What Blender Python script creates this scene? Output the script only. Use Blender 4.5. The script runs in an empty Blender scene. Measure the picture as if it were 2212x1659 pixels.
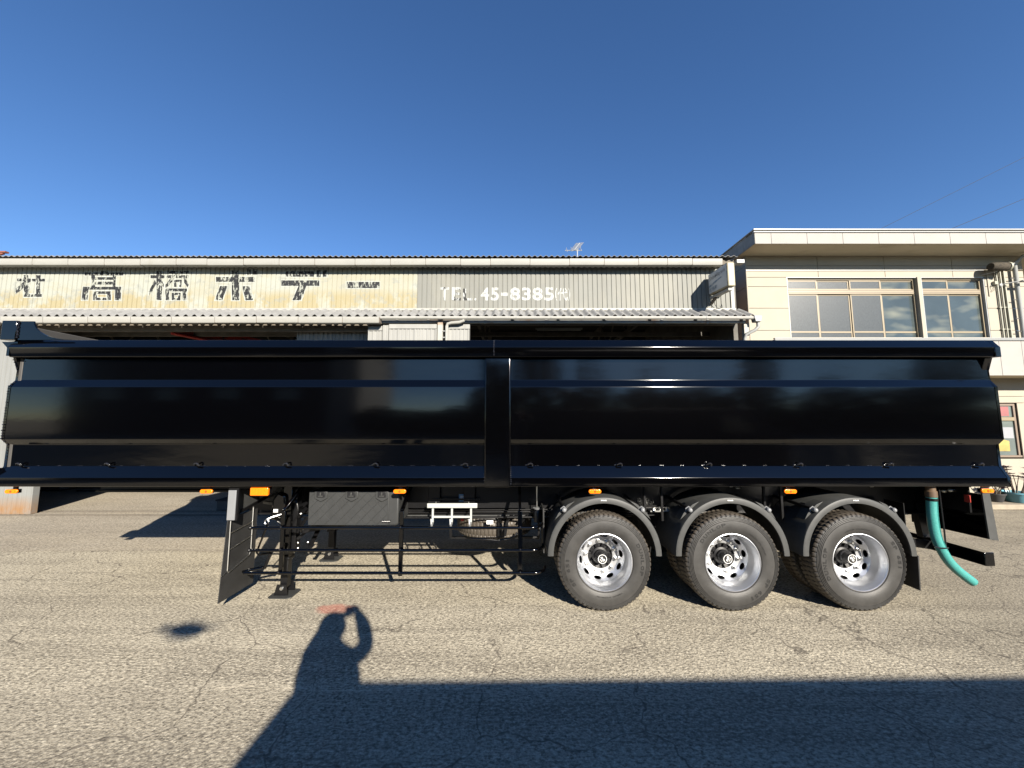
import bpy, bmesh, math, random
from mathutils import Vector, Matrix
random.seed(7)
R = math.radians
S = bpy.context.scene
COL = S.collection

# ------------------------------------------------------------------ camera, sky, sun
PITCH = R(5.67); H = 2.0; FPX = 831.0; CX, CY = 1106.0, 829.5
cam = bpy.data.cameras.new('camera'); cam.sensor_width = 36; cam.lens = 36*FPX/2212
cam.clip_start = .05; cam.clip_end = 2000
co = bpy.data.objects.new('camera', cam); COL.objects.link(co)
co.location = (0, 0, H); co.rotation_euler = (R(90)+PITCH, 0, 0)
S.camera = co
AZ, EL = R(23.5), R(24.2)          # the sun stands behind the camera, to its right
SV = Vector((math.sin(AZ)*math.cos(EL), -math.cos(AZ)*math.cos(EL), math.sin(EL)))
w = bpy.data.worlds.new('World'); S.world = w; w.use_nodes = True
nt = w.node_tree; nt.nodes.clear()
sk = nt.nodes.new('ShaderNodeTexSky'); sk.sky_type = 'NISHITA'; sk.sun_disc = False
sk.sun_elevation = EL; sk.sun_rotation = math.atan2(SV.x, SV.y)
sk.air_density = 1.0; sk.dust_density = 0; sk.ozone_density = 2.2; sk.altitude = 1800
bg = nt.nodes.new('ShaderNodeBackground'); bg.inputs[1].default_value = .068
wo = nt.nodes.new('ShaderNodeOutputWorld')
hsv = nt.nodes.new('ShaderNodeHueSaturation'); hsv.inputs['Saturation'].default_value = 1.19; hsv.inputs['Hue'].default_value = .506
nt.links.new(sk.outputs[0], hsv.inputs['Color']); nt.links.new(hsv.outputs[0], bg.inputs[0]); nt.links.new(bg.outputs[0], wo.inputs[0])
sl = bpy.data.lights.new('sun', 'SUN'); sl.energy = 5.0; sl.angle = R(.53); sl.color = (1, .92, .80)
so = bpy.data.objects.new('sun', sl); COL.objects.link(so)
so.rotation_euler = SV.to_track_quat('Z', 'Y').to_euler(); so.location = SV*60
S.view_settings.view_transform = 'Standard'; S.view_settings.look = 'None'
S.view_settings.exposure = 1.45; S.view_settings.gamma = 1; S.view_settings.use_curve_mapping = False
S.cycles.use_denoising = True; S.cycles.max_bounces = 8; S.cycles.diffuse_bounces = 3; S.cycles.caustics_reflective = False

# ------------------------------------------------------------------ helpers
def at(u, v, Y):
    """point of the plane y = Y seen at (u, v) of the 2212-wide photograph"""
    a, b = u-CX, CY-v
    y = FPX*math.cos(PITCH)-b*math.sin(PITCH); z = FPX*math.sin(PITCH)+b*math.cos(PITCH)
    return Vector((a*Y/y, Y, H+z*Y/y))
def zat(v, Y): return at(CX, v, Y).z
def xat(u, v, Y): return at(u, v, Y).x

MATS = {}
def mat(name, col, rough=.6, metal=0., spec=.5, var=.12, vs=6., bump=0., bs=40., stretch=(1, 1, 1), coat=0., alpha=None):
    m = bpy.data.materials.new(name); m.use_nodes = True
    t = m.node_tree; n = t.nodes; L = t.links; b = n['Principled BSDF']
    b.inputs['Roughness'].default_value = rough; b.inputs['Metallic'].default_value = metal
    b.inputs['Specular IOR Level'].default_value = spec; b.inputs['Coat Weight'].default_value = coat
    b.inputs['Coat Roughness'].default_value = .04
    tc = n.new('ShaderNodeTexCoord'); oi = n.new('ShaderNodeObjectInfo')
    mu = n.new('ShaderNodeMath'); mu.operation = 'MULTIPLY'; mu.inputs[1].default_value = 37
    L.new(oi.outputs['Random'], mu.inputs[0])
    ad = n.new('ShaderNodeVectorMath'); L.new(tc.outputs['Object'], ad.inputs[0]); L.new(mu.outputs[0], ad.inputs[1])
    mp = n.new('ShaderNodeMapping'); mp.inputs['Scale'].default_value = stretch; L.new(ad.outputs[0], mp.inputs[0])
    no = n.new('ShaderNodeTexNoise'); no.inputs['Scale'].default_value = vs; no.inputs['Detail'].default_value = 6
    L.new(mp.outputs[0], no.inputs['Vector'])
    mr = n.new('ShaderNodeMapRange'); mr.inputs[1].default_value = .3; mr.inputs[2].default_value = .7
    mr.inputs[3].default_value = 1-var; mr.inputs[4].default_value = 1+var; L.new(no.outputs[0], mr.inputs[0])
    vm = n.new('ShaderNodeVectorMath'); vm.operation = 'SCALE'; vm.inputs[0].default_value = col[:3]
    L.new(mr.outputs[0], vm.inputs['Scale']); L.new(vm.outputs[0], b.inputs['Base Color'])
    if bump:
        nb = n.new('ShaderNodeTexNoise'); nb.inputs['Scale'].default_value = bs; nb.inputs['Detail'].default_value = 4
        L.new(mp.outputs[0], nb.inputs['Vector'])
        bp = n.new('ShaderNodeBump'); bp.inputs['Strength'].default_value = 1; bp.inputs['Distance'].default_value = bump
        L.new(nb.outputs[0], bp.inputs['Height']); L.new(bp.outputs[0], b.inputs['Normal'])
    MATS[name] = m; m['vm'] = vm.name
    return m
def overlay(m, col, scale, lo, hi, stretch=(1, 1, 1), zr=None, amt=1., detail=8, seed=0, wear=None):
    """mix a second colour over a material through stretched noise; zr=(z_full, z_none) limits it by object height"""
    t = m.node_tree; n = t.nodes; L = t.links; b = n['Principled BSDF']
    src = b.inputs['Base Color'].links[0].from_socket
    tc = n.new('ShaderNodeTexCoord'); mp = n.new('ShaderNodeMapping'); mp.inputs['Scale'].default_value = stretch
    mp.inputs['Location'].default_value = (seed, seed*.7, seed*1.3)
    geo = n.new('ShaderNodeNewGeometry'); L.new(geo.outputs['Position'], mp.inputs[0])
    no = n.new('ShaderNodeTexNoise'); no.inputs['Scale'].default_value = scale; no.inputs['Detail'].default_value = detail
    no.inputs['Roughness'].default_value = .62
    L.new(mp.outputs[0], no.inputs['Vector'])
    mr = n.new('ShaderNodeMapRange'); mr.inputs[1].default_value = lo; mr.inputs[2].default_value = hi; mr.inputs[4].default_value = amt
    L.new(no.outputs[0], mr.inputs[0]); fac = mr.outputs[0]
    if zr:
        sx = n.new('ShaderNodeSeparateXYZ'); L.new(geo.outputs['Position'], sx.inputs[0])
        m2 = n.new('ShaderNodeMapRange'); m2.inputs[1].default_value = zr[0]; m2.inputs[2].default_value = zr[1]
        m2.inputs[3].default_value = 1; m2.inputs[4].default_value = 0; L.new(sx.outputs['Z'], m2.inputs[0])
        q = n.new('ShaderNodeMath'); q.operation = 'MULTIPLY'; L.new(fac, q.inputs[0]); L.new(m2.outputs[0], q.inputs[1]); fac = q.outputs[0]
    mx = n.new('ShaderNodeMix'); mx.data_type = 'RGBA'; L.new(fac, mx.inputs[0]); L.new(src, mx.inputs[6])
    mx.inputs[7].default_value = (*col, 1); L.new(mx.outputs[2], b.inputs['Base Color'])
    return m

class MB:
    def __init__(s): s.v = []; s.f = []
    def add(s, vs, fs):
        o = len(s.v); s.v += [tuple(p) for p in vs]; s.f += [tuple(i+o for i in f) for f in fs]; return s
    def box(s, x0, x1, y0, y1, z0, z1):
        return s.add([(x0, y0, z0), (x1, y0, z0), (x1, y1, z0), (x0, y1, z0), (x0, y0, z1), (x1, y0, z1), (x1, y1, z1), (x0, y1, z1)],
                     [(0, 3, 2, 1), (4, 5, 6, 7), (0, 1, 5, 4), (1, 2, 6, 5), (2, 3, 7, 6), (3, 0, 4, 7)])
    def prism(s, poly, d, axis='x', lo=0, hi=1):
        """extrude a 2D polygon along an axis from lo to hi"""
        def P(a, b, t):
            return {'x': (t, a, b), 'y': (a, t, b), 'z': (a, b, t)}[axis]
        n = len(poly)
        vs = [P(a, b, lo) for a, b in poly]+[P(a, b, hi) for a, b in poly]
        fs = [tuple(range(n)), tuple(range(2*n-1, n-1, -1))]+[(i, i+n, (i+1) % n+n, (i+1) % n) for i in range(n)]
        return s.add(vs, fs)
    def bar(s, a, b, wd, ht=None, up=(0, 0, 1)):
        a, b = Vector(a), Vector(b); ht = ht or wd; d = (b-a).normalized(); u = Vector(up)
        if abs(d.dot(u)) > .98: u = Vector((0, 1, 0))
        r = d.cross(u).normalized()*wd/2; q = r.cross(d).normalized()*ht/2
        vs = [a-r-q, a+r-q, a+r+q, a-r+q, b-r-q, b+r-q, b+r+q, b-r+q]
        return s.add(vs, [(0, 1, 2, 3), (7, 6, 5, 4), (0, 4, 5, 1), (1, 5, 6, 2), (2, 6, 7, 3), (3, 7, 4, 0)])
    def tube(s, pts, r, n=8, cap=True):
        pts = [Vector(p) for p in pts]; rs = r if isinstance(r, (list, tuple)) else [r]*len(pts)
        base = len(s.v); ref = None
        for i, p in enumerate(pts):
            d = (pts[min(i+1, len(pts)-1)]-pts[max(i-1, 0)]).normalized()
            if ref is None:
                ref = d.cross(Vector((0, 0, 1)) if abs(d.z) < .9 else Vector((1, 0, 0))).normalized()
            ref = (ref-d*ref.dot(d)).normalized(); q = d.cross(ref)
            for k in range(n):
                t = 2*math.pi*k/n; s.v.append(tuple(p+(ref*math.cos(t)+q*math.sin(t))*rs[i]))
        for i in range(len(pts)-1):
            for k in range(n):
                a = base+i*n+k; b = base+i*n+(k+1) % n; s.f.append((a, b, b+n, a+n))
        if cap:
            s.f.append(tuple(base+k for k in range(n-1, -1, -1))); s.f.append(tuple(base+(len(pts)-1)*n+k for k in range(n)))
        return s
    def lathe(s, prof, c=(0, 0, 0), n=48, close=False, axis='y', capends=False):
        """revolve (r, t) pairs round an axis through c"""
        base = len(s.v); m = len(prof)
        for k in range(n):
            a = 2*math.pi*k/n; ca, sa = math.cos(a), math.sin(a)
            for r, t in prof:
                p = {'y': (r*ca, t, r*sa), 'z': (r*ca, r*sa, t), 'x': (t, r*ca, r*sa)}[axis]
                s.v.append((p[0]+c[0], p[1]+c[1], p[2]+c[2]))
        for k in range(n):
            k2 = (k+1) % n
            for j in range(m if close else m-1):
                j2 = (j+1) % m; s.f.append((base+k*m+j, base+k*m+j2, base+k2*m+j2, base+k2*m+j))
        if capends:
            s.f.append(tuple(base+k*m for k in range(n))); s.f.append(tuple(base+k*m+m-1 for k in range(n-1, -1, -1)))
        return s
    def ball(s, c, r, n=8, m=6, sc=(1, 1, 1)):
        base = len(s.v); c = Vector(c)
        for i in range(m+1):
            ph = math.pi*i/m
            for k in range(n):
                a = 2*math.pi*k/n
                s.v.append((c.x+r*sc[0]*math.sin(ph)*math.cos(a), c.y+r*sc[1]*math.sin(ph)*math.sin(a), c.z+r*sc[2]*math.cos(ph)))
        for i in range(m):
            for k in range(n):
                s.f.append((base+i*n+k, base+(i+1)*n+k, base+(i+1)*n+(k+1) % n, base+i*n+(k+1) % n))
        return s
    def build(s, name, m, parent=None, origin=None, bevel=0, angle=32, kind=None, segs=2, label=None):
        vs = [Vector(v) for v in s.v]
        if origin is None:
            lo = Vector([min(v[i] for v in vs) for i in range(3)]); hi = Vector([max(v[i] for v in vs) for i in range(3)])
            origin = (lo+hi)/2
            if parent is None: origin.z = lo.z
        origin = Vector(origin)
        me = bpy.data.meshes.new(name); me.from_pydata([v-origin for v in vs], [], s.f)
        me.validate(); me.update()
        bm = bmesh.new(); bm.from_mesh(me); bmesh.ops.remove_doubles(bm, verts=bm.verts, dist=1e-5)
        bmesh.ops.recalc_face_normals(bm, faces=bm.faces); bm.to_mesh(me); bm.free()
        for p in me.polygons: p.use_smooth = True
        me.set_sharp_from_angle(angle=R(angle))
        me.materials.append(m if not isinstance(m, str) else MATS[m])
        o = bpy.data.objects.new(name, me); COL.objects.link(o)
        wpos(o, origin, parent)
        if bevel:
            b = o.modifiers.new('bevel', 'BEVEL'); b.width = bevel; b.segments = segs; b.limit_method = 'ANGLE'; b.angle_limit = R(40)
        if kind: o['kind'] = kind
        if label: o['label'] = label
        return o
WP = {}
def wpos(o, p, parent):
    p = Vector(p); WP[o.name] = p
    if parent is not None: o.parent = parent; o.location = p-WP[parent.name]
    else: o.location = p
def thing(name, label, cat, loc, group=None):
    o = bpy.data.objects.new(name, None); o.empty_display_size = .2; COL.objects.link(o); wpos(o, loc, None)
    o['label'] = label; o['category'] = cat
    if group: o['group'] = group
    return o
def tag(o, label, cat, group=None):
    o['label'] = label; o['category'] = cat
    if group: o['group'] = group
    return o
def dup(o, parent, dloc=(0, 0, 0), flip=False):
    c = o.copy(); COL.objects.link(c); c.parent = parent
    c.location = o.location+Vector(dloc); WP[c.name] = WP[o.name]+Vector(dloc)
    for ch in o.children:
        k = ch.copy(); COL.objects.link(k); k.parent = c
    return c
def text_tris(s, off=.0, spacing=1.):
    cu = bpy.data.curves.new('t', 'FONT'); cu.body = s; cu.size = 1; cu.offset = off; cu.resolution_u = 4; cu.space_character = spacing
    ob = bpy.data.objects.new('t', cu); COL.objects.link(ob)
    dg = bpy.context.evaluated_depsgraph_get(); ev = ob.evaluated_get(dg); me = ev.to_mesh(); me.calc_loop_triangles()
    V = [(v.co.x, v.co.y) for v in me.vertices]; T = [[V[i] for i in t.vertices] for t in me.loop_triangles]
    ev.to_mesh_clear(); bpy.data.objects.remove(ob); bpy.data.curves.remove(cu)
    if not T: return []
    xs = [p[0] for t in T for p in t]; ys = [p[1] for t in T for p in t]
    x0, x1, y0, y1 = min(xs), max(xs), min(ys), max(ys)
    sx = (x1-x0) or 1; sy = (y1-y0) or 1
    return [[((p[0]-x0)/sx, (p[1]-y0)/sy) for p in t] for t in T], sx/sy
def flat_text(s, fn, off=.0, spacing=1.):
    """text as a mesh builder; fn maps (a, b) in 0..1 to a point"""
    T, asp = text_tris(s, off, spacing); mb = MB()
    for t in T: mb.add([fn(*p) for p in t], [(0, 1, 2)])
    return mb
def rnd(profile, r=.01, n=4):
    """round the inner corners of an open polyline"""
    out = [profile[0]]
    for i in range(1, len(profile)-1):
        a, b, c = [Vector(p) for p in profile[i-1:i+2]]
        d1 = (a-b).normalized(); d2 = (c-b).normalized(); an = math.acos(max(-1, min(1, d1.dot(d2))))
        t = r/math.tan(an/2); p1 = b+d1*t; p2 = b+d2*t; ce = b+(d1+d2).normalized()*(r/math.sin(an/2))
        for k in range(n+1):
            f = k/n; q = p1.lerp(p2, f)-ce; q = ce+q.normalized()*r; out.append(tuple(q))
    out.append(profile[-1]); return out

# ------------------------------------------------------------------ materials
mat('black_paint', (.0005, .0005, .0007), rough=.09, spec=.58, var=.05, vs=2, bump=.0012, bs=3.2, stretch=(.35, 1, 1.2))
mat('chassis_paint', (.004, .004, .0045), rough=.35, spec=.40, var=.3, vs=5, bump=.001, bs=30)
mat('weld_black', (.010, .010, .012), rough=.20, spec=1.0)
m = mat('rubber', (.028, .027, .0255), rough=.50, spec=.45, var=.25, vs=9, bump=.0008, bs=60)
n_ = m.node_tree.nodes; L_ = m.node_tree.links; b_ = n_['Principled BSDF']; src = b_.inputs['Base Color'].links[0].from_socket
tc = n_.new('ShaderNodeTexCoord'); mp = n_.new('ShaderNodeVectorMath'); mp.operation = 'MULTIPLY'; mp.inputs[1].default_value = (1, 0, 1); L_.new(tc.outputs['Object'], mp.inputs[0])
ln = n_.new('ShaderNodeVectorMath'); ln.operation = 'LENGTH'; L_.new(mp.outputs[0], ln.inputs[0])
mr = n_.new('ShaderNodeMapRange'); mr.inputs[1].default_value = .484; mr.inputs[2].default_value = .496; L_.new(ln.outputs['Value'], mr.inputs[0])
mx = n_.new('ShaderNodeMix'); mx.data_type = 'RGBA'; L_.new(mr.outputs[0], mx.inputs[0]); L_.new(src, mx.inputs[6]); mx.inputs[7].default_value = (.055, .046, .036, 1); L_.new(mx.outputs[2], b_.inputs['Base Color'])
mat('tread_rubber', (.070, .060, .050), rough=.8, spec=.3, var=.35, vs=14, bump=.0015, bs=70)
mat('tyre_letter', (.008, .008, .008), rough=.5, spec=.4)
mat('alloy', (.56, .57, .59), rough=.44, metal=1, var=.06, vs=3, bump=.0004, bs=90)
mat('steel_nut', (.62, .62, .60), rough=.35, metal=1)
mat('hub_black', (.007, .007, .008), rough=.5, spec=.4, var=.2)
mat('plastic_grey', (.036, .037, .036), rough=.55, spec=.4, var=.15, vs=12, bump=.0006, bs=150)
mat('box_plastic', (.024, .025, .025), rough=.5, spec=.45, var=.12, vs=9, bump=.0006, bs=120)
mat('flap_rubber', (.020, .020, .020), rough=.6, spec=.35, var=.3, vs=5)
mat('amber', (.80, .17, .004), rough=.18, spec=.6, var=.08, vs=40, bump=.001, bs=160)
bb = MATS['amber'].node_tree.nodes['Principled BSDF']; bb.inputs['Subsurface Weight'].default_value = .0
mat('amber_dark', (.30, .06, .01), rough=.2)
mat('white_paint', (.32, .335, .325), rough=.3, spec=.5, var=.05)
mat('silver_plate', (.16, .165, .17), rough=.45, metal=0, var=.05)
mat('blue_label', (.12, .28, .5), rough=.4); mat('white_label', (.75, .75, .75), rough=.4)
mat('ink', (.02, .02, .02), rough=.5); mat('white_ink', (.75, .75, .73), rough=.5, var=.05)
mat('red_paint', (.35, .03, .02), rough=.5)
mat('hose_green', (.045, .22, .20), rough=.32, spec=.5, var=.12, vs=70, stretch=(1, 1, 1), bump=.0012, bs=120)
mat('brown_fitting', (.09, .055, .03), rough=.6, var=.3)
# workshop
mat('cream_siding', (.255, .248, .195), rough=.65, spec=.25, var=.06, vs=1.5)
overlay(MATS['cream_siding'], (.262, .272, .240), 1.1, .45, .54, (1, 1, 1.4), amt=.8)
overlay(MATS['cream_siding'], (.240, .205, .115), 1.3, .44, .50, (1, 1, .8), zr=(4.90, 5.10), amt=.85, seed=3)
overlay(MATS['cream_siding'], (.19, .20, .185), 3.5, .55, .62, (1.6, 1, 2), amt=.5, seed=9)
mat('grey_siding', (.152, .153, .138), rough=.6, spec=.25, var=.07, vs=2, stretch=(1, 1, .4))
overlay(MATS['grey_siding'], (.20, .195, .165), 1.6, .5, .65, (1, 1, .35), amt=.6, seed=5)
overlay(MATS['grey_siding'], (.115, .108, .09), 3, .60, .75, (2, 1, .3), amt=.5, seed=6)
mat('sign_black', (.018, .019, .021), rough=.7, spec=.2)
overlay(MATS['sign_black'], (.27, .28, .245), 11, .52, .58, (2.2, 1, .8), amt=.92, detail=10)
mat('sign_outline', (.29, .30, .27), rough=.7, spec=.2)
mat('tel_white', (.33, .34, .33), rough=.6, spec=.2)
overlay(MATS['tel_white'], (.19, .185, .165), 9, .60, .64, (1, 1, 1.5), amt=1)
mat('tel_patchy', (.31, .32, .31), rough=.6, spec=.2)
overlay(MATS['tel_patchy'], (.17, .165, .15), 6, .62, .66, (1, 1, 1.5), amt=1)
overlay(MATS['tel_patchy'], (.03, .03, .03), 5, .55, .59, (2.2, 1, .9), amt=1, seed=2)
mat('gutter_white', (.265, .262, .24), rough=.5, spec=.3, var=.05, vs=3, stretch=(1, 1, 3))
overlay(MATS['gutter_white'], (.2, .18, .14), 2.5, .60, .78, (1.2, 1, .3), amt=.5)
mat('gutter_seam', (.12, .10, .08), rough=.8)
mat('rusty_beam', (.27, .265, .235), rough=.6, var=.08)
overlay(MATS['rusty_beam'], (.20, .115, .06), 2.2, .54, .66, (1, 1, 2), amt=.8)
mat('roof_sheet', (.17, .17, .17), rough=.8, spec=.2, var=.2, vs=8)
mat('canopy_sheet', (.19, .19, .185), rough=.8, spec=.2, var=.15, vs=6)
overlay(MATS['canopy_sheet'], (.12, .12, .118), 4, .52, .7, (1, 1, 1), amt=.6)
mat('door_sheet', (.235, .235, .222), rough=.55, spec=.25, var=.10, vs=2, stretch=(4, 1, .3))
overlay(MATS['door_sheet'], (.2, .11, .055), 3, .30, .55, (1, 1, .6), zr=(.12, .42), amt=.95)
mat('door_grey', (.17, .175, .17), rough=.55, spec=.25, var=.10, vs=2, stretch=(4, 1, .3))
overlay(MATS['door_grey'], (.2, .115, .055), 3, .30, .55, (1, 1, .6), zr=(.12, .42), amt=.95)
mat('headboard_grey', (.045, .042, .038), rough=.7)
mat('old_wood', (.10, .085, .065), rough=.8, var=.25, vs=5)
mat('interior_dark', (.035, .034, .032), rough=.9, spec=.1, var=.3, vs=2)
mat('interior_steel', (.10, .095, .085), rough=.8, spec=.2, var=.3, vs=3)
mat('brown_sheet', (.13, .065, .035), rough=.8, var=.2, vs=4)
mat('sign_face', (.48, .50, .51), rough=.4, var=.05, vs=4)
overlay(MATS['sign_face'], (.45, .46, .45), 3, .45, .6, (1, .5, 1), amt=.7)
mat('sign_edge', (.26, .235, .16), rough=.5, var=.06)
overlay(MATS['sign_edge'], (.22, .13, .05), 4.5, .50, .66, (1, 1, .4), amt=.75)
mat('sign_blue', (.11, .18, .26), rough=.5, var=.1)
overlay(MATS['sign_blue'], (.35, .37, .38), 14, .46, .56, (1, 1, 1), amt=.9)
mat('sign_grey_text', (.16, .16, .17), rough=.5)
overlay(MATS['sign_grey_text'], (.36, .37, .38), 16, .44, .54, (1, 1, 1), amt=.9)
# office
mat('office_siding', (.288, .262, .212), rough=.75, spec=.25, var=.035, vs=3, bump=.002, bs=55)
mat('office_backing', (.12, .105, .075), rough=.9)
mat('office_pale', (.268, .256, .238), rough=.75, spec=.25, var=.04, vs=3, bump=.0015, bs=70)
overlay(MATS['office_pale'], (.19, .185, .16), 4, .62, .74, (1, 1, 1), amt=.5)
mat('fascia_side', (.20, .195, .18), rough=.8, var=.15)  # darker than the front panels, used on the left-hand faces
mat('soffit', (.45, .395, .29), rough=.85, spec=.2, var=.05, vs=2)
overlay(MATS['soffit'], (.2, .16, .1), 1.3, .55, .75, (1, 2, 1), amt=.4)
mat('bronze_frame', (.205, .165, .105), rough=.4, metal=.0, spec=.5, var=.03)
mat('bronze_dark', (.16, .12, .09), rough=.45, metal=.0, var=.05)
mat('metal_white', (.28, .285, .28), rough=.35, spec=.5, var=.03)
mat('pvc_pipe', (.23, .235, .225), rough=.45, var=.05)
mat('pvc_cream', (.25, .245, .19), rough=.5, var=.05)
m = mat('ribbed_glass', (.038, .043, .044), rough=.3, spec=.5, var=.22, vs=60, stretch=(1, 1, .35), bump=.0012, bs=75)
m = mat('clear_glass', (.040, .052, .055), rough=.15, spec=.6, var=.15, vs=1.5)
overlay(m, (.20, .20, .15), 1.6, .50, .80, (.7, 1, 1.8), amt=.7, detail=2, seed=11)
mat('dark_glass', (.10, .12, .115), rough=.08, spec=.6, var=.1)
mat('red_blind', (.22, .07, .07), rough=.6); mat('paper', (.22, .225, .24), rough=.7, var=.03)
mat('yellow_cloth', (.30, .235, .07), rough=.8, var=.25, vs=5)
mat('nest_brown', (.035, .028, .018), rough=.9, var=.5, vs=30, bump=.01, bs=50)
mat('blue_pot', (.10, .26, .33), rough=.35, var=.1); mat('dark_pot', (.03, .03, .032), rough=.6)
mat('succulent', (.035, .013, .022), rough=.5, var=.4, vs=20); mat('succulent_stem', (.10, .075, .055), rough=.8)
mat('soil', (.05, .035, .025), rough=.95)
mat('kerb_concrete', (.24, .205, .155), rough=.85, var=.15, vs=5, bump=.004, bs=60)
mat('cable_black', (.02, .02, .02), rough=.6)
mat('antenna_metal', (.45, .45, .43), rough=.4, metal=.6)
mat('rust_red', (.16, .05, .03), rough=.8)

def ground_mat(name, base, dark, light, grain, crack, apron=False):
    m = bpy.data.materials.new(name); m.use_nodes = True; t = m.node_tree; n = t.nodes; L = t.links; b = n['Principled BSDF']
    b.inputs['Roughness'].default_value = .88; b.inputs['Specular IOR Level'].default_value = .25
    geo = n.new('ShaderNodeNewGeometry'); P = geo.outputs['Position']
    def noise(sc, det=5, st=(1, 1, 1), seed=0, ro=.55):
        mp = n.new('ShaderNodeMapping'); mp.inputs['Scale'].default_value = st; mp.inputs['Location'].default_value = (seed, seed*2, 0)
        L.new(P, mp.inputs[0]); q = n.new('ShaderNodeTexNoise'); q.inputs['Scale'].default_value = sc; q.inputs['Detail'].default_value = det
        q.inputs['Roughness'].default_value = ro; L.new(mp.outputs[0], q.inputs['Vector']); return q
    def rng(s_, a, b_, c=0, d=1):
        q = n.new('ShaderNodeMapRange'); q.inputs[1].default_value = a; q.inputs[2].default_value = b_
        q.inputs[3].default_value = c; q.inputs[4].default_value = d; L.new(s_, q.inputs[0]); return q.outputs[0]
    def mixc(f, a, c2):
        q = n.new('ShaderNodeMix'); q.data_type = 'RGBA'; L.new(f, q.inputs[0])
        if isinstance(a, tuple): q.inputs[6].default_value = (*a, 1)
        else: L.new(a, q.inputs[6])
        q.inputs[7].default_value = (*c2, 1); return q.outputs[2]
    def mul(a, c2):
        q = n.new('ShaderNodeMath'); q.operation = 'MULTIPLY'; L.new(a, q.inputs[0])
        if isinstance(c2, float): q.inputs[1].default_value = c2
        else: L.new(c2, q.inputs[1])
        return q.outputs[0]
    big = noise(.45, 4, (1, 1.4, 1)).outputs[0]
    c = mixc(rng(big, .35, .7, 0, .6), base, light)
    c = mixc(rng(noise(.7, 6, (.35, 1.9, 1), 4).outputs[0], .46, .64, 0, .45), c, dark)
    c = mixc(rng(noise(1.1, 7, (.16, 3.2, 1), 14, .7).outputs[0], .50, .64, 0, .45), c, tuple(x*.8 for x in dark))          # long stains along the bays
    c = mixc(rng(noise(3.2, 6, (.5, 1.2, 1), 9).outputs[0], .52, .75, 0, .45), c, dark)
    # aggregate: pale stones, dark pits, coarse mottling
    warp = n.new('ShaderNodeVectorMath'); warp.operation = 'SCALE'; warp.inputs['Scale'].default_value = .018
    L.new(noise(38, 2, seed=21).outputs['Color'], warp.inputs[0])
    wp = n.new('ShaderNodeVectorMath'); L.new(P, wp.inputs[0]); L.new(warp.outputs[0], wp.inputs[1])
    vo = n.new('ShaderNodeTexVoronoi'); vo.inputs['Scale'].default_value = grain; vo.inputs['Randomness'].default_value = 1; L.new(wp.outputs[0], vo.inputs['Vector'])
    sx = n.new('ShaderNodeSeparateColor'); L.new(vo.outputs['Color'], sx.inputs[0])
    mott = noise(grain*.85, 5, (.75, 1.3, 1), seed=31, ro=.75).outputs[0]
    c = mixc(rng(mott, .50, .60, 0, .8), c, tuple(x*.60 for x in dark))
    c = mixc(rng(mott, .48, .38, 0, .7), c, tuple(min(1, x*1.35) for x in light))
    pale = mul(rng(sx.outputs[0], .80, .95), rng(vo.outputs['Distance'], .42, .2))
    c = mixc(mul(pale, .55), c, tuple(min(1, x*1.4) for x in light))
    dens = rng(noise(1.3, 3, seed=41).outputs[0], .35, .65, .35, 1)
    pit = mul(mul(rng(sx.outputs[1], .66, .82), rng(vo.outputs['Distance'], .5, .2)), dens)
    c = mixc(mul(pit, .92), c, tuple(x*.42 for x in dark))
    fine = noise(grain*1.7, 3, seed=3).outputs[0]
    c = mixc(rng(fine, .5, .7, 0, .5), c, tuple(x*.65 for x in dark))
    if crack:
        wv = noise(1.7, 4, seed=6); vm = n.new('ShaderNodeVectorMath'); vm.operation = 'SCALE'; vm.inputs['Scale'].default_value = .55
        L.new(wv.outputs['Color'], vm.inputs[0]); va = n.new('ShaderNodeVectorMath'); L.new(P, va.inputs[0]); L.new(vm.outputs[0], va.inputs[1])
        v2 = n.new('ShaderNodeTexVoronoi'); v2.feature = 'DISTANCE_TO_EDGE'; v2.inputs['Scale'].default_value = .62; L.new(va.outputs[0], v2.inputs['Vector'])
        v3 = n.new('ShaderNodeTexVoronoi'); v3.feature = 'DISTANCE_TO_EDGE'; v3.inputs['Scale'].default_value = 1.9; L.new(va.outputs[0], v3.inputs['Vector'])
        sp = n.new('ShaderNodeSeparateXYZ'); L.new(P, sp.inputs[0])
        kp = mul(mul(rng(v2.outputs['Distance'], .012, .004), rng(noise(11, 4, seed=52).outputs[0], .46, .60)), rng(noise(1.1, 4, seed=55).outputs[0], .42, .52))
        c = mixc(mul(kp, .5), c, (.54, .48, .37))
        k1 = mul(rng(v2.outputs['Distance'], .0065, .0015), rng(noise(1.3, 5, seed=12).outputs[0], .40, .50))
        k2 = mul(mul(rng(v3.outputs['Distance'], .018, .004), rng(noise(.8, 4, seed=15).outputs[0], .42, .52)), rng(sp.outputs['X'], 1.5, 4.5, .25, 1))
        c = mixc(mul(k1, .7), c, (.06, .05, .04)); c = mixc(mul(k2, .8), c, (.05, .043, .036))
        v4 = n.new('ShaderNodeTexVoronoi'); v4.feature = 'DISTANCE_TO_EDGE'; v4.inputs['Scale'].default_value = 1.15
        vq = n.new('ShaderNodeVectorMath'); vq.inputs[1].default_value = (3.3, 7.1, 0); L.new(va.outputs[0], vq.inputs[0]); L.new(vq.outputs[0], v4.inputs['Vector'])
        k3 = mul(rng(v4.outputs['Distance'], .008, .002), rng(noise(2.2, 5, seed=18).outputs[0], .50, .60))
        c = mixc(mul(k3, .4), c, (.52, .46, .35))
        # a worn red spray mark on the yard
        mp = n.new('ShaderNodeMapping'); mp.inputs['Location'].default_value = (1.92/.25, -4.36/.12, 0); mp.inputs['Scale'].default_value = (1/.25, 1/.12, 0)
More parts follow.
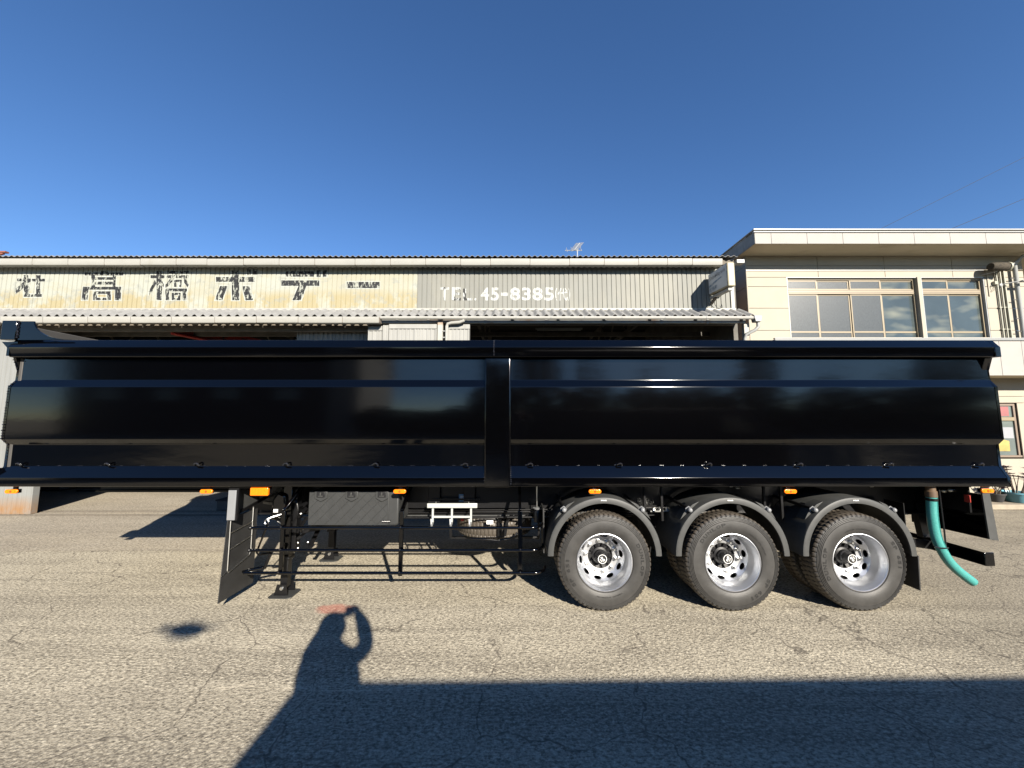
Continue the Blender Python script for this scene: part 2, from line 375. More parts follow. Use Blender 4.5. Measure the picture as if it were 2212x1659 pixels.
        L.new(P, mp.inputs[0]); le = n.new('ShaderNodeVectorMath'); le.operation = 'LENGTH'
        vb = n.new('ShaderNodeVectorMath'); vs_ = n.new('ShaderNodeVectorMath'); vs_.operation = 'SCALE'; vs_.inputs['Scale'].default_value = 1.1
        L.new(noise(5, 4, seed=1).outputs['Color'], vs_.inputs[0]); L.new(mp.outputs[0], vb.inputs[0]); L.new(vs_.outputs[0], vb.inputs[1])
        sb = n.new('ShaderNodeVectorMath'); sb.operation = 'SUBTRACT'; sb.inputs[1].default_value = (.55, .55, .55); L.new(vb.outputs[0], sb.inputs[0])
        L.new(sb.outputs[0], le.inputs[0])
        c = mixc(mul(rng(le.outputs['Value'], 1.0, .6), .5), c, (.42, .13, .09))
        # older, darker bay in the foreground with a broken pale joint
        jn = n.new('ShaderNodeMath'); jn.operation = 'MULTIPLY_ADD'; jn.inputs[1].default_value = .30; L.new(noise(1.8, 4, seed=61).outputs[0], jn.inputs[0]); L.new(sp.outputs['Y'], jn.inputs[2])
        c = mixc(rng(jn.outputs[0], 3.30, 3.22, 0, .22), c, tuple(x*.9 for x in dark))
        ja = n.new('ShaderNodeMath'); ja.operation = 'ADD'; ja.inputs[1].default_value = -3.27; L.new(jn.outputs[0], ja.inputs[0])
        jb = n.new('ShaderNodeMath'); jb.operation = 'ABSOLUTE'; L.new(ja.outputs[0], jb.inputs[0])
        c = mixc(mul(mul(rng(jb.outputs[0], .012, .004), rng(noise(3.4, 5, seed=66).outputs[0], .45, .60)), .6), c, (.52, .46, .35))
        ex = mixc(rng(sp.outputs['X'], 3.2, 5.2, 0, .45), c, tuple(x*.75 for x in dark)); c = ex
    L.new(c, b.inputs['Base Color'])
    hs = n.new('ShaderNodeMath'); hs.operation = 'ADD'
    L.new(mul(fine, .5), hs.inputs[0]); L.new(mul(rng(vo.outputs['Distance'], 0., .6, 1, 0), .7), hs.inputs[1])
    bp = n.new('ShaderNodeBump'); bp.inputs['Strength'].default_value = 1
    bp.inputs['Distance'].default_value = .0035 if not apron else .0012
    L.new(hs.outputs[0], bp.inputs['Height']); L.new(bp.outputs[0], b.inputs['Normal'])
    MATS[name] = m; return m
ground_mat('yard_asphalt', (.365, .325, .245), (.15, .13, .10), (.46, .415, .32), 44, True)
ground_mat('apron_concrete', (.335, .29, .215), (.205, .178, .14), (.36, .325, .265), 40, False, apron=True)

# ------------------------------------------------------------------ ground
def sheet(name, x0, x1, y0, y1, z, m):
    mb = MB(); mb.add([(x0, y0, z), (x1, y0, z), (x1, y1, z), (x0, y1, z)], [(0, 1, 2, 3)])
    return mb.build(name, m, kind='structure')
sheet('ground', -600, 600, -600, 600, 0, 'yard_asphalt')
random.seed(3)
ap = MB(); N = 60; xs = [-26+i*(31/N) for i in range(N+1)]
fr = [6.2+random.uniform(-.02, .02)+.04*math.sin(i*.7) for i in range(N+1)]
ap.add([(x, y, .004) for x, y in zip(xs, fr)]+[(x, 14.4, .004) for x in xs], [(i, i+1, i+N+2, i+N+1) for i in range(N)])
ap.build('pavement', 'apron_concrete', kind='structure')
MB().box(5.6, 40, 9.05, 9.62, 0, .12).build('kerb', 'kerb_concrete', kind='structure', bevel=.015)

# ------------------------------------------------------------------ workshop
YW = 8.68
wk = thing('workshop', 'long cream and grey ribbed workshop with painted lettering behind the black trailer', 'workshop', (-7, YW, 0))
ZT = zat(560, 8.5)
ZB = zat(673, YW)
XS = xat(901, 630, YW); XR = xat(1583, 630, YW)
PITCHR = .11
def wall_y(x):
    k = round(x/PITCHR)*PITCHR; d = abs(x-k)
    if d < .005: return YW+.016
    if d < .011: return YW+.016*(.011-d)/.006
    return YW
def ribs(x0, x1):
    out = [x0]; k = math.floor(x0/PITCHR)-1
    while k*PITCHR < x1+.2:
        for d in (-.011, -.005, .005, .011):
            x = k*PITCHR+d
            if x0 < x < x1: out.append(x)
        k += 1
    out.append(x1); return out
def siding(name, x0, x1, z0, z1, m):
    xs = ribs(x0, x1); mb = MB()
    vs = [(x, wall_y(x), z0) for x in xs]+[(x, wall_y(x), z1) for x in xs]+[(x0, YW+.06, z0), (x1, YW+.06, z0), (x0, YW+.06, z1), (x1, YW+.06, z1)]
    n = len(xs); fs = [(i, i+1, i+1+n, i+n) for i in range(n-1)]
    fs += [(2*n, 2*n+2, 2*n+3, 2*n+1), (0, n, 2*n+2, 2*n), (n-1, 2*n+1, 2*n+3, 2*n-1)]
    mb.add(vs, fs); return mb.build(name, m, wk, angle=10)
siding('wall_siding', -21, XS, ZB-.02, ZT, 'cream_siding')['label'] = 'cream ribbed siding with black painted characters'
siding('wall_siding', XS, XR, ZB-.02, ZT, 'grey_siding')['label'] = 'grey ribbed siding with white phone number'
# wall lettering, laid over the ribs
def clipx(poly, x, keep_right):
    out = []
    for i in range(len(poly)):
        p, q = poly[i], poly[(i+1) % len(poly)]
        a = (p[0] >= x) == keep_right or p[0] == x; c = (q[0] >= x) == keep_right or q[0] == x
        if a: out.append(p)
        if (p[0]-x)*(q[0]-x) < 0:
            f = (x-p[0])/(q[0]-p[0]); out.append((x, p[1]+f*(q[1]-p[1])))
    return out
def on_wall(mb, poly, lift):
    x0 = min(p[0] for p in poly); x1 = max(p[0] for p in poly); cuts = ribs(x0, x1)
    for a, c in zip(cuts[:-1], cuts[1:]):
        if c-a < 1e-6: continue
        q = clipx(clipx(poly, a, True), c, False)
        if len(q) >= 3:
            e = 1e-5; mb.add([(x, (wall_y(min(max(x, a+e), c-e)))-lift, z) for x, z in q], [tuple(range(len(q)))])
def character(strokes, uoff, name='painted_character'):
    body = MB(); rim = MB()
    for si, st in enumerate(strokes):
        if len(st) == 4 and not isinstance(st[0], tuple): st = [(st[0], st[1]), (st[2], st[1]), (st[2], st[3]), (st[0], st[3])]
        pw = [at(uoff+x*.2232, 548.6+y*.2232, YW) for x, y in st]; poly = [(p.x, p.z) for p in pw]
        cx = (min(p[0] for p in poly)+max(p[0] for p in poly))/2; cz = (min(p[1] for p in poly)+max(p[1] for p in poly))/2
        on_wall(body, poly, .004+.00035*si)
        on_wall(rim, [(x+(.022 if x > cx else -.022), z+(.022 if z > cz else -.022)) for x, z in poly], .0012+.00012*si)
    o = body.build(name, 'sign_black', wk, angle=10)
    rim.build('letter_outline', 'sign_outline', o, angle=10)
A = 0.0; B = 438.9
character([(168, 238, 298, 264), (232, 203, 276, 415), [(240, 262), (298, 262), (190, 362), (150, 387), (155, 335)], [(262, 300), (290, 322), (286, 352), (262, 340)],
           (352, 205, 392, 390), (310, 240, 430, 266), (280, 388, 406, 415)], A)
character([(980, 165, 1042, 185), (820, 180, 1195, 208), (885, 208, 922, 318), (1092, 208, 1120, 318), (922, 225, 1092, 250), (922, 268, 1092, 296), (862, 318, 1130, 345),
           [(805, 318), (862, 318), (848, 446), (792, 446)], [(1118, 318), (1175, 318), (1170, 446), (1115, 446)],
           (905, 362, 1075, 386), (905, 386, 940, 446), (1040, 386, 1075, 446), (940, 424, 1040, 446)], A)
character([(1458, 205, 1593, 235), (1515, 165, 1565, 446), [(1500, 250), (1516, 285), (1445, 400), (1440, 365)], [(1567, 262), (1588, 290), (1585, 322), (1567, 305)],
           (1622, 165, 1828, 190), (1615, 206, 1828, 233), (1695, 190, 1740, 206), [(1655, 233), (1692, 233), (1630, 310), (1603, 327), (1603, 300)],
           [(1775, 233), (1802, 236), (1828, 298), (1818, 324), (1785, 280)], (1685, 250, 1757, 270), (1685, 270, 1705, 318), (1737, 270, 1757, 318),
           (1603, 335, 1812, 362), (1603, 362, 1640, 447), (1770, 362, 1805, 447), (1665, 376, 1748, 396), (1665, 396, 1688, 447), (1725, 396, 1748, 447), (1688, 428, 1725, 447)], A)
character([(278, 160, 350, 448), (125, 222, 278, 270), (350, 222, 498, 270), [(165, 310), (236, 310), (185, 447), (113, 447)], [(377, 312), (448, 312), (484, 447), (412, 447)],
           (425, 150, 463, 200), (482, 148, 521, 200)], B)
character([(798, 168, 1070, 220), (1098, 158, 1138, 222), (1158, 158, 1198, 220), (758, 256, 1125, 308), [(925, 308), (1000, 308), (945, 447), (864, 447)]], B)
character([(1388, 270, 1706, 330)], B)
for ch, x0, x1, y0, y1, mm in (('T', 328, 415, 322, 450, 'tel_patchy'), ('E', 440, 530, 322, 450, 'tel_patchy'), ('L', 548, 640, 335, 450, 'tel_patchy'), ('.', 655, 680, 428, 450, 'tel_white'),
        ('4', 720, 802, 325, 450, 'tel_white'), ('5', 818, 898, 325, 452, 'tel_white'), ('-', 918, 985, 374, 405, 'tel_white'), ('8', 1005, 1100, 325, 450, 'tel_white'),
        ('3', 1118, 1205, 325, 450, 'tel_white'), ('8', 1222, 1318, 325, 450, 'tel_white'), ('5', 1335, 1425, 325, 452, 'tel_white'),
        ('(', 1440, 1460, 330, 452, 'tel_white'), ('代', 1464, 1560, 330, 452, 'tel_white'), (')', 1568, 1584, 330, 452, 'tel_white')):
    T, _ = text_tris(ch, .028 if ch not in '()代' else .012)
    a0 = at(877.7+x0*.2232, 548.6+y1*.2232, YW); a1 = at(877.7+x1*.2232, 548.6+y0*.2232, YW)
    mb = MB()
    for t in T: on_wall(mb, [(a0.x+p[0]*(a1.x-a0.x), a0.z+p[1]*(a1.z-a0.z)) for p in t], .003)
    mb.build('painted_character', mm, wk, angle=10)
# corrugated sheet: wave along x, sloping from front to back
def corrugated(name, x0, x1, y0, z0, y1, z1, pitch, amp, thick, m, parent=wk):
    n = int((x1-x0)/pitch*10); mb = MB(); top = []; rows = [0, 1]
    vs = []
    for (y, z) in ((y0, z0), (y1, z1)):
        for dz in (0, -thick):
            for i in range(n+1):
                x = x0+(x1-x0)*i/n; vs.append((x, y, z+amp*math.cos(2*math.pi*x/pitch)+dz))
    k = n+1; fs = []
    for i in range(n):
        fs += [(i, i+1, 2*k+i+1, 2*k+i), (k+i, 3*k+i, 3*k+i+1, k+i+1), (i, k+i, k+i+1, i+1), (2*k+i, 2*k+i+1, 3*k+i+1, 3*k+i)]
    mb.add(vs, fs); return mb.build(name, m, parent, angle=50)
YG = 8.54
zg1 = zat(571.5, YG); zg0 = zat(558.8, YG)
corrugated('roof_sheet', -21, xat(1583, 560, 8.45)+.12, 8.46, zg0+.030, 15.5, zg0+1.35, .13, .018, .008, 'roof_sheet')
corrugated('eave_filler', -21, XR, 8.60, zg1-.010, 8.675, zg1-.006, .13, .012, .010, 'gutter_white')
MB().box(-21, XR, 8.575, 8.66, zg1+.015, zg0-.02).build('eave_board', 'old_wood', wk)
def gutters(us, v0, v1, y0, y1, tilt=0, mm='gutter_white'):
    xs = [xat(u, (v0+v1)/2, y0) for u in us]
    for i, (a, c) in enumerate(zip(xs[:-1], xs[1:])):
        j = random.uniform(-.004, .004); za, zb = zat(v1, y0)+j, zat(v0, y0)+j
        mb = MB(); mb.prism([(y0+.012, za), (y1, za), (y1, zb+.034), (y1-.012, zb+.034), (y1-.012, za+.015), (y0+.018, za+.015), (y0+.012, zb-.01), (y0-.006, zb-.006), (y0-.006, zb+.0), (y0-.0, za+.02)][::-1], 0, 'x', a+.006, c-.006)
        mb.build('gutter_section', mm, wk, angle=30)
        if i < 1000: MB().box(c-.008, c+.008, y0+.004, y1-.004, za+.004, zb-.012).build('gutter_joint', 'gutter_seam', wk)
ug = [-60, 0-8, 69.6, 146.9, 225.4, 303, 380.5, 447.2, 526, 603, 680, 767, 843.3, 919.5, 995, 1059.6, 1144.9, 1230.4, 1305.4, 1379.5, 1442, 1496, 1561]
gutters(ug, 558.8, 571.8, 8.42, 8.55)
o = MB().prism([(8.40, zg1-.02), (8.56, zg1-.02), (8.56, zg1+.07), (8.40, zg1+.07)], 0, 'x', xat(1586, 565, 8.5), xat(1603, 565, 8.5)).build('gutter_outlet', 'pvc_pipe', wk, bevel=.01)
# lower canopy
YC = 8.22; XC1 = xat(1635, 680, YC)
zc = zat(682.3, YC)-.008
corrugated('canopy_sheet', -21, XC1-.03, YC-.03, zc+.012, YW-.01, ZB+.035, .187, .034, .012, 'canopy_sheet')
MB().box(-21, XR+.04, YW-.022, YW-.008, ZB+.02, ZB+.075).build('flashing', 'gutter_white', wk)
gutters([-60, 0, 92.6, 189.7, 282, 370.5, 464, 553.9, 644, 740, 819], 683.6, 696.6, YC-.16, YC-.02)
us = [822, 900, 1010, 1115, 1190, 1262, 1343, 1436, 1525, 1626]
for a, c in zip(us[:-1], us[1:]):
    p = at(a, 686.5, YC-.10); q = at(c, 686.5, YC-.10)
    MB().tube([(p.x+.004, p.y, p.z), (q.x-.004, q.y, q.z)], .036, 10).build('gutter_pipe', 'gutter_white', wk)
    MB().tube([(q.x-.004, q.y, q.z), (q.x+.010, q.y, q.z)], .040, 10).build('gutter_bracket', 'pvc_pipe', wk)
zb0, zb1 = zat(698, YC+.02), zat(690.6, YC+.02)
MB().box(xat(785, 694, YC), xat(1612, 694, YC), YC+.02, YC+.07, zb0, zb1).build('canopy_beam', 'rusty_beam', wk, bevel=.004)
for u in (857, 925, 1048, 1180, 1308, 1430, 1530):
    x = xat(u, 694, YC); MB().box(x-.025, x+.025, YC-.012+.025, YC+.075, zb0-.006, zb1+.006).build('beam_clip', 'gutter_white', wk)
MB().box(-21, xat(800, 700, 8.5), 8.46, 8.52, zat(716, 8.46), zat(699.5, 8.46)).build('canopy_beam', 'old_wood', wk)
MB().box(-21, XR, YW-.02, YW+.08, ZB-.32, ZB-.05).build('lintel', 'old_wood', wk)
for u in range(40, 1600, 97):
    x = xat(u, 700, 8.4)
    if 780 < u < 1020: continue
    MB().prism([(YC-.01, zc-.10), (YW-.03, ZB-.10), (YW-.03, ZB-.03), (YC-.01, zc-.03)], 0, 'x', x-.025, x+.025).build('rafter', 'old_wood', wk)
# downpipe at the canopy's right end
p0 = at(1634, 690, YC-.08)
MB().prism([(p0.x-.06, p0.z-.06), (p0.x+.06, p0.z-.06), (p0.x+.085, p0.z+.07), (p0.x-.085, p0.z+.07)], 0, 'y', YC-.15, YC-.01).build('hopper', 'pvc_pipe', wk, bevel=.008)
MB().tube([(p0.x+.03, YC-.08, p0.z-.05), (p0.x+.03, YC-.08, p0.z-.16), (p0.x-.03, YC-.06, p0.z-.23), (p0.x-.19, YC+.0, p0.z-.31), (p0.x-.215, YC+.02, p0.z-.40), (p0.x-.215, YC+.02, .3)], .036, 12).build('downpipe', 'pvc_pipe', wk)
MB().box(p0.x-.30, p0.x-.14, YC+.01, YC+.03, p0.z-.64, p0.z-.62).build('pipe_bracket', 'pvc_pipe', wk)
xp = xat(1607, 720, YC+.05)
MB().box(xp, xp+.11, YC+.03, YC+.13, 0, zb0-.002).build('corner_post', 'rusty_beam', wk, bevel=.006)
# ribbed door panels hanging under the canopy
def door(u0, u1, vtop, Y, zb=0.02, rib=.085, name='door_panel', depth=.012, frame=True):
    x0, x1 = xat(u0, vtop, Y), xat(u1, vtop, Y); zt = zat(vtop, Y); mb = MB(); xs = []; x = x0
    while x < x1:
        for a, y in ((0, 0), (.3, 0), (.38, depth), (.92, depth)):
            q = x+a*rib
            if q < x1: xs.append((q, Y+y))
        x += rib*random.choice((.7, 1, 1, 1.3))
    xs.append((x1, Y)); n = len(xs)
    mb.add([(a, y, zb) for a, y in xs]+[(a, y, zt) for a, y in xs]+[(x0, Y+.05, zb), (x1, Y+.05, zb), (x0, Y+.05, zt), (x1, Y+.05, zt)],
           [(i, i+1, i+1+n, i+n) for i in range(n-1)]+[(2*n, 2*n+2, 2*n+3, 2*n+1), (0, n, 2*n+2, 2*n), (n-1, 2*n+1, 2*n+3, 2*n-1)])
    o = mb.build(name, 'door_sheet', wk, angle=10)
    if frame:
        MB().box(x0, x1, Y-.014, Y-.002, zt-.10, zt).build('door_rail', 'door_sheet', o)
    return o
door(642, 794, 713, 8.62, frame=False)
door(795.6, 826.5, 704.6, 8.30); door(827.5, 840.2, 702.3, 8.27, frame=False); door(841, 944, 700.4, 8.26); door(968.8, 1015, 700.9, 8.26)
MB().box(xat(946, 700, 8.24), xat(957, 700, 8.24), 8.20, 8.30, 0, zat(690.3, 8.22)).build('corner_post', 'rusty_beam', wk, bevel=.004)
px = xat(965.5, 710, 8.2); pz = zat(700, 8.18)
MB().tube([(px, 8.18, .3), (px, 8.18, pz-.05), (px+.02, 8.175, pz), (px+.10, 8.16, pz+.02), (px+.28, 8.15, pz+.03), (px+.36, 8.14, pz+.06), (px+.37, 8.13, pz+.14)], .035, 10).build('downpipe', 'gutter_white', wk)
for dz in (-.16, -.30, -.38): MB().box(px-.10, px-.03, 8.19, 8.205, pz+dz, pz+dz+.02).build('pipe_bracket', 'pvc_pipe', wk)
# left door leaf with rusty foot
xl = xat(75, 1110, YW)
xs = [xl-12+i*.1 for i in range(121)]; mb = MB()
pr = []
for x in xs[:-1]: pr += [(x, 8.60), (x+.055, 8.60), (x+.062, 8.612), (x+.094, 8.612)]
pr.append((xl, 8.60)); n = len(pr); zt = zat(730.6, 8.6)
mb.add([(a, y, 0.01) for a, y in pr]+[(a, y, zt) for a, y in pr]+[(pr[0][0], 8.72, .01), (xl, 8.72, .01), (pr[0][0], 8.72, zt), (xl, 8.72, zt)],
       [(i, i+1, i+1+n, i+n) for i in range(n-1)]+[(n-1, 2*n+1, 2*n+3, 2*n-1), (2*n, 2*n+2, 2*n+3, 2*n+1), (n, 2*n-1, 2*n+3, 2*n+2)])
mb.build('sliding_door', 'door_grey', wk, angle=10, label='ribbed sliding door leaf with a rusty foot')
MB().box(-22, xl, 8.62, 8.74, zt, ZB-.05).build('lintel', 'old_wood', wk)
# shell, inside and roof frame
MB().box(-22, -21.9, 8.8, 15, 0, 6).build('end_wall', 'interior_steel', wk)
MB().box(-22, 5.2, 14.6, 14.8, 0, 6.6).build('back_wall', 'interior_dark', wk)
MB().box(5.14, 5.24, 8.76, 14.6, 0, 5.6).build('end_wall', 'interior_steel', wk)
MB().box(-21.9, 5.14, 8.75, 14.6, 5.55, 5.60).build('ceiling', 'interior_dark', wk)
for z, m_ in ((.012, 'steel_nut'),):
    for y in (8.47, 8.56, 8.80, 8.90): MB().box(-21, 5, y, y+.025, 0.004, z).build('door_track', 'old_wood', wk)
for x in (-16, -12.2, -8.4, -4.6, -.8, 3):
    mb = MB(); mb.bar((x, 8.8, 4.35), (x, 14.5, 4.35), .07, .10); mb.bar((x, 8.8, 5.2), (x, 14.5, 5.2), .07, .10)
    for k in range(6): mb.bar((x, 8.9+k*.95, 4.35 if k % 2 else 5.2), (x, 9.85+k*.95, 5.2 if k % 2 else 4.35), .04)
    mb.build('roof_truss', 'interior_steel', wk)
MB().bar((-20, 9.6, 4.22), (5, 9.6, 4.22), .10, .10).build('purlin', 'interior_steel', wk)
MB().bar((-20, 9.0, 4.40), (5, 9.0, 4.40), .09, .14).build('purlin', 'old_wood', wk)
# fluorescent batten under the canopy
p = at(1157, 711, 9.35); q = at(1258, 711.5, 9.35)
lb = thing('fluorescent_lamp', 'unlit fluorescent batten lamp hanging in the dark workshop opening, near its middle', 'lamp', (p+q)/2)
MB().box(p.x, q.x, 9.33, 9.38, p.z-.005, p.z+.03).build('lamp_housing', 'metal_white', lb, bevel=.004)
MB().tube([(p.x+.04, 9.355, p.z-.022), (q.x-.04, 9.355, p.z-.022)], .014, 8).build('lamp_tube', 'white_paint', lb)
for x in (p.x+.2, q.x-.2): MB().tube([(x, 9.355, p.z+.03), (x, 9.36, p.z+.30)], .006, 5).build('hanger', 'cable_black', lb)
# hoist beam with warning letters inside
hb = thing('hoist_beam', 'dark red hoist beam with black warning characters inside the workshop', 'crane beam', (-8, 11, 3.9))
a, c = at(440, 717, 9.3), at(590, 748, 11.6)
MB().bar((-8.2, 9.1, 4.30), (-6.9, 13.8, 4.30), .05, .34).build('girder', 'red_paint', hb)
MB().bar((-8.16, 9.1, 4.12), (-6.86, 13.8, 4.12), .16, .03).build('flange', 'red_paint', hb)
d = (Vector((-6.9, 13.8, 0))-Vector((-8.2, 9.1, 0))).normalized(); nrm = Vector((d.y, -d.x, 0))
for i, ch in enumerate('安全第一'):
    o_ = Vector((-8.2, 9.1, 4.19))+d*(.5+i*.62)+nrm*.029
    flat_text(ch, lambda s_, t_: o_+d*s_*.24+Vector((0, 0, t_*.22))).build('painted_character', 'ink', hb)
# things standing on the workshop floor
def cabinet(x, y, w_, d_, h_, label):
    t = thing('steel_cabinet', label, 'cabinet', (x, y, 0)); z = .0
    MB().box(x, x+w_, y, y+d_, .05, h_).build('carcass', 'interior_steel', t, bevel=.01)
    for k in range(3): MB().box(x+.03, x+w_-.03, y-.02, y-.002, .1+k*(h_-.1)/3, .1+(k+1)*(h_-.1)/3-.04).build('drawer', 'interior_dark', t)
    MB().box(x+.02, x+w_-.02, y+.02, y+d_-.02, 0, .05).build('plinth', 'interior_dark', t)
cabinet(-14.4, 11.4, 1.3, .6, 1.1, 'low dark cabinet on the workshop floor behind the rusty door leaf')
cabinet(-12.6, 11.35, 2.2, .6, .9, 'wide dark cabinet on the sunlit workshop floor, left of the front flap')
cabinet(-9.9, 11.45, 2.6, .7, 1.0, 'widest dark cabinet in the workshop, seen under the trailer nose')
cabinet(-6.8, 11.4, 1.6, .7, 1.1, 'dark cabinet in the trailer shadow behind the mud flap')
tb = thing('crate', 'small dark crate on the workshop floor seen left of the silver strip', 'crate', (-6.35, 9.0, 0))
MB().box(-6.7, -6.0, 8.95, 9.4, .01, .22).build('crate_body', 'interior_steel', tb, bevel=.01)
MB().box(-6.72, -5.98, 8.93, 9.42, .22, .25).build('crate_lid', 'interior_dark', tb, bevel=.005)

# projecting sign
XSG = 4.52
sg = thing('projecting_sign', 'faded box sign with rusty edge projecting from the grey siding', 'sign', (XSG, 8.2, zat(640, 8.6)))
def sgy(y, top):
    t = (y-7.8)/.8; return (5.36*(1-t)+5.41*t) if top else (4.83*(1-t)+4.89*t)
sy0, sy1 = 7.8, 8.58
mb = MB(); mb.prism([(sy0, sgy(sy0, 0)), (sy1, sgy(sy1, 0)), (sy1, sgy(sy1, 1)-.03), (sy0, sgy(sy0, 1))], 0, 'x', XSG, XSG+.165)
mb.build('sign_box', 'sign_edge', sg, bevel=.03, segs=4)
mb = MB(); mb.prism([(sy0+.035, sgy(sy0, 0)+.03), (sy1-.02, sgy(sy1, 0)+.03), (sy1-.02, sgy(sy1, 1)-.05), (sy0+.035, sgy(sy0, 1)-.03)], 0, 'x', XSG-.005, XSG-.0005)
mb.build('sign_panel', 'sign_face', sg)
def sgt(s_, y0, y1, z0, z1, m_, off=.02):
    return flat_text(s_, lambda a_, b_: Vector((XSG-.0075, y1+(y0-y1)*a_, z0+(z1-z0)*b_)), off).build('sign_lettering', m_, sg)
sgt('ShinMaywa', 7.87, 8.53, 5.17, 5.29, 'sign_grey_text')
sgt('新明和', 8.22, 8.53, 4.93, 5.03, 'sign_blue')
MB().prism([(8.55, 5.05), (8.55, 5.10), (8.30, 5.125), (8.05, 5.135), (8.0, 5.115), (8.3, 5.075)][::-1], 0, 'x', XSG-.0075, XSG-.0055).build('sign_stripe', 'sign_blue', sg)
MB().bar((XSG+.08, 7.86, 4.79), (XSG+.08, 8.62, 4.845), .09, .05).build('sign_bracket', 'rusty_beam', sg)
MB().bar((XSG+.08, 8.45, 4.80), (XSG+.08, 8.66, 4.72), .05, .05).build('bracket_strut', 'old_wood', sg)
jb = tag(MB().box(5.0-.28, 5.0-.17, 8.59, 8.665, zat(640, 8.63), zat(621, 8.63)).build('junction_box', 'gutter_white', None, bevel=.012), 'small white cable box on the grey siding under the projecting sign', 'junction box')
tag(MB().tube([(XSG+.12, 8.60, 4.80), (XSG+.14, 8.62, 4.70), (XSG+.20, 8.64, 4.62), (XSG+.26, 8.65, 4.61), (XSG+.33, 8.65, 4.63), (XSG+.31, 8.64, 4.70)], .006, 5).build('sign_cable', 'cable_black'), 'thin dark cable sagging between the box sign and the white cable box', 'cable')
# white steel angle left of the office corner
MB().box(XR-.06, XR+.02, YW-.02, YW-.002, ZB, ZT-.1).build('corner_trim', 'gutter_white', wk)

# aerial on the roof
an = thing('roof_aerial', 'thin television aerial on a mast above the workshop roof', 'aerial', (at(1247, 560, 12).x, 12, 6.2))
ax = at(1247, 540, 12).x
MB().tube([(ax, 12, 6.0), (ax, 12, zat(538, 12))], .018, 6).build('mast', 'antenna_metal', an)
b0 = Vector((ax-.10, 11.95, zat(541, 12))); b1 = Vector((ax+.12, 12.2, zat(519, 12)))
MB().tube([b0, b1], .013, 5).build('boom', 'antenna_metal', an)
for k in range(8):
    p = b0.lerp(b1, k/7); MB().tube([p+Vector((-.14, -.04, -.03)), p+Vector((.14, .04, .03))], .009, 4).build('rod', 'antenna_metal', an)
for k in range(4):
    p = Vector((ax-.34+k*.15, 12, zat(541, 12)+.02*k)); MB().tube([p+Vector((0, -.1, -.10)), p+Vector((0, .1, .14))], .009, 4).build('rod', 'antenna_metal', an)
MB().tube([(ax-.40, 12, zat(541, 12)), (ax+.15, 12, zat(541, 12))], .012, 5).build('boom', 'antenna_metal', an)
a2 = at(0, 549, 9.6)
ra = thing('roof_bracket', 'rusty metal arm poking above the workshop gutter at the left edge', 'bracket', (a2.x-.4, 9.6, 5.9))
MB().bar((a2.x-.5, 9.6, a2.z-.10), (a2.x+.09, 9.6, a2.z+.02), .05, .05).build('arm', 'rust_red', ra)
MB().bar((a2.x-.35, 9.6, 5.8), (a2.x-.35, 9.6, a2.z-.05), .04, .04).build('post', 'rust_red', ra)
MB().box(a2.x-.02, a2.x+.18, 9.56, 9.64, a2.z+.03, a2.z+.07).build('lamp_hood', 'rust_red', ra)

# ------------------------------------------------------------------ office building
YO = 9.6; KO = YO/9.5
of = thing('office_building', 'two storey cream panelled office with flat roof right of the workshop', 'building', (9, YO, 0))
XL = xat(1611, 575, YO); XE = 13.2
MB().box(XL+.02, XE-.02, YO+.26, YO+.3, .12, zat(552.7, YO)).build('wall_core', 'office_backing', of)
MB().box(XL+.02, XL+.2, YO+.3, 16, .12, zat(552.7, YO)).build('wall_core', 'office_backing', of)
MB().box(XE-.2, XE-.02, YO+.3, 16, .12, zat(552.7, YO)).build('wall_core', 'office_backing', of)
def panel(x0, x1, z0, z1, y=YO, m_='office_siding', th=.022, name='siding_panel', g=.0045):
    return MB().box(x0+g, x1-g, y, y+th, z0+g, z1-g).build(name, m_, of, bevel=.003, segs=1)
zr = [zat(v, YO) for v in (552.7, 574.0)]; zt1 = zat(584.3, YO)
xj = [XL, xat(1766.5, 580, YO), xat(1910.8, 580, YO), xat(2056.6, 580, YO), XE]
xw0 = xat(1701.5, 600, YO); xw1 = xat(2125, 600, YO)
for a, c in zip(xj[:-1], xj[1:]):
    panel(a, c, zr[1], zr[0]); panel(a, c, zt1+.008, zr[1])
    panel(a, min(c, XE), zat(599.0, YO), zt1-.012)
MB().box(XL-.01, xat(2125, 584, YO)-.02, YO-.018, YO-.001, zt1-.012, zt1+.012).build('drip_trim', 'metal_white', of)
MB().box(xat(2126, 584, YO)+.03, xat(2126, 584, YO)+.06, YO-.02, YO-.001, zat(640, YO), zt1+.0).build('cable_trunking', 'office_siding', of)
rows = [zat(v, YO) for v in (599.0, 619.1, 665.8, 713.7, 761.5, 812)]
for a, c in zip(rows[:-1], rows[1:]):
    panel(XL, xw0, c, a); panel(xw1, XE, c, a)
# side wall panels of the left return
rs = [zat(v, YO) for v in (552.7, 574, 619.1, 665.8, 713.7, 761.5)]+[.12]
for a, c in zip(rs[:-1], rs[1:]): MB().box(XL-.004, XL+.018, YO+.03, YO+.9, c+.004, a-.004).build('siding_panel', 'office_siding', of, bevel=.003, segs=1)
MB().tube([(XL+.005, YO+.01, .2), (XL+.005, YO+.01, rs[0])], .018, 8).build('corner_bead', 'office_siding', of)
MB().box(5.25, XL-.01, YO+.55, YO+.60, 0, 5.7).build('gap_wall', 'brown_sheet', of)
for k in range(9): MB().box(5.27+k*.085, 5.30+k*.085, YO+.53, YO+.549, 0, 5.6).build('gap_rib', 'brown_sheet', of)
# wall below the windows, to the canopy
panel(xw0, xw1, rows[-1], zat(728.3, YO))
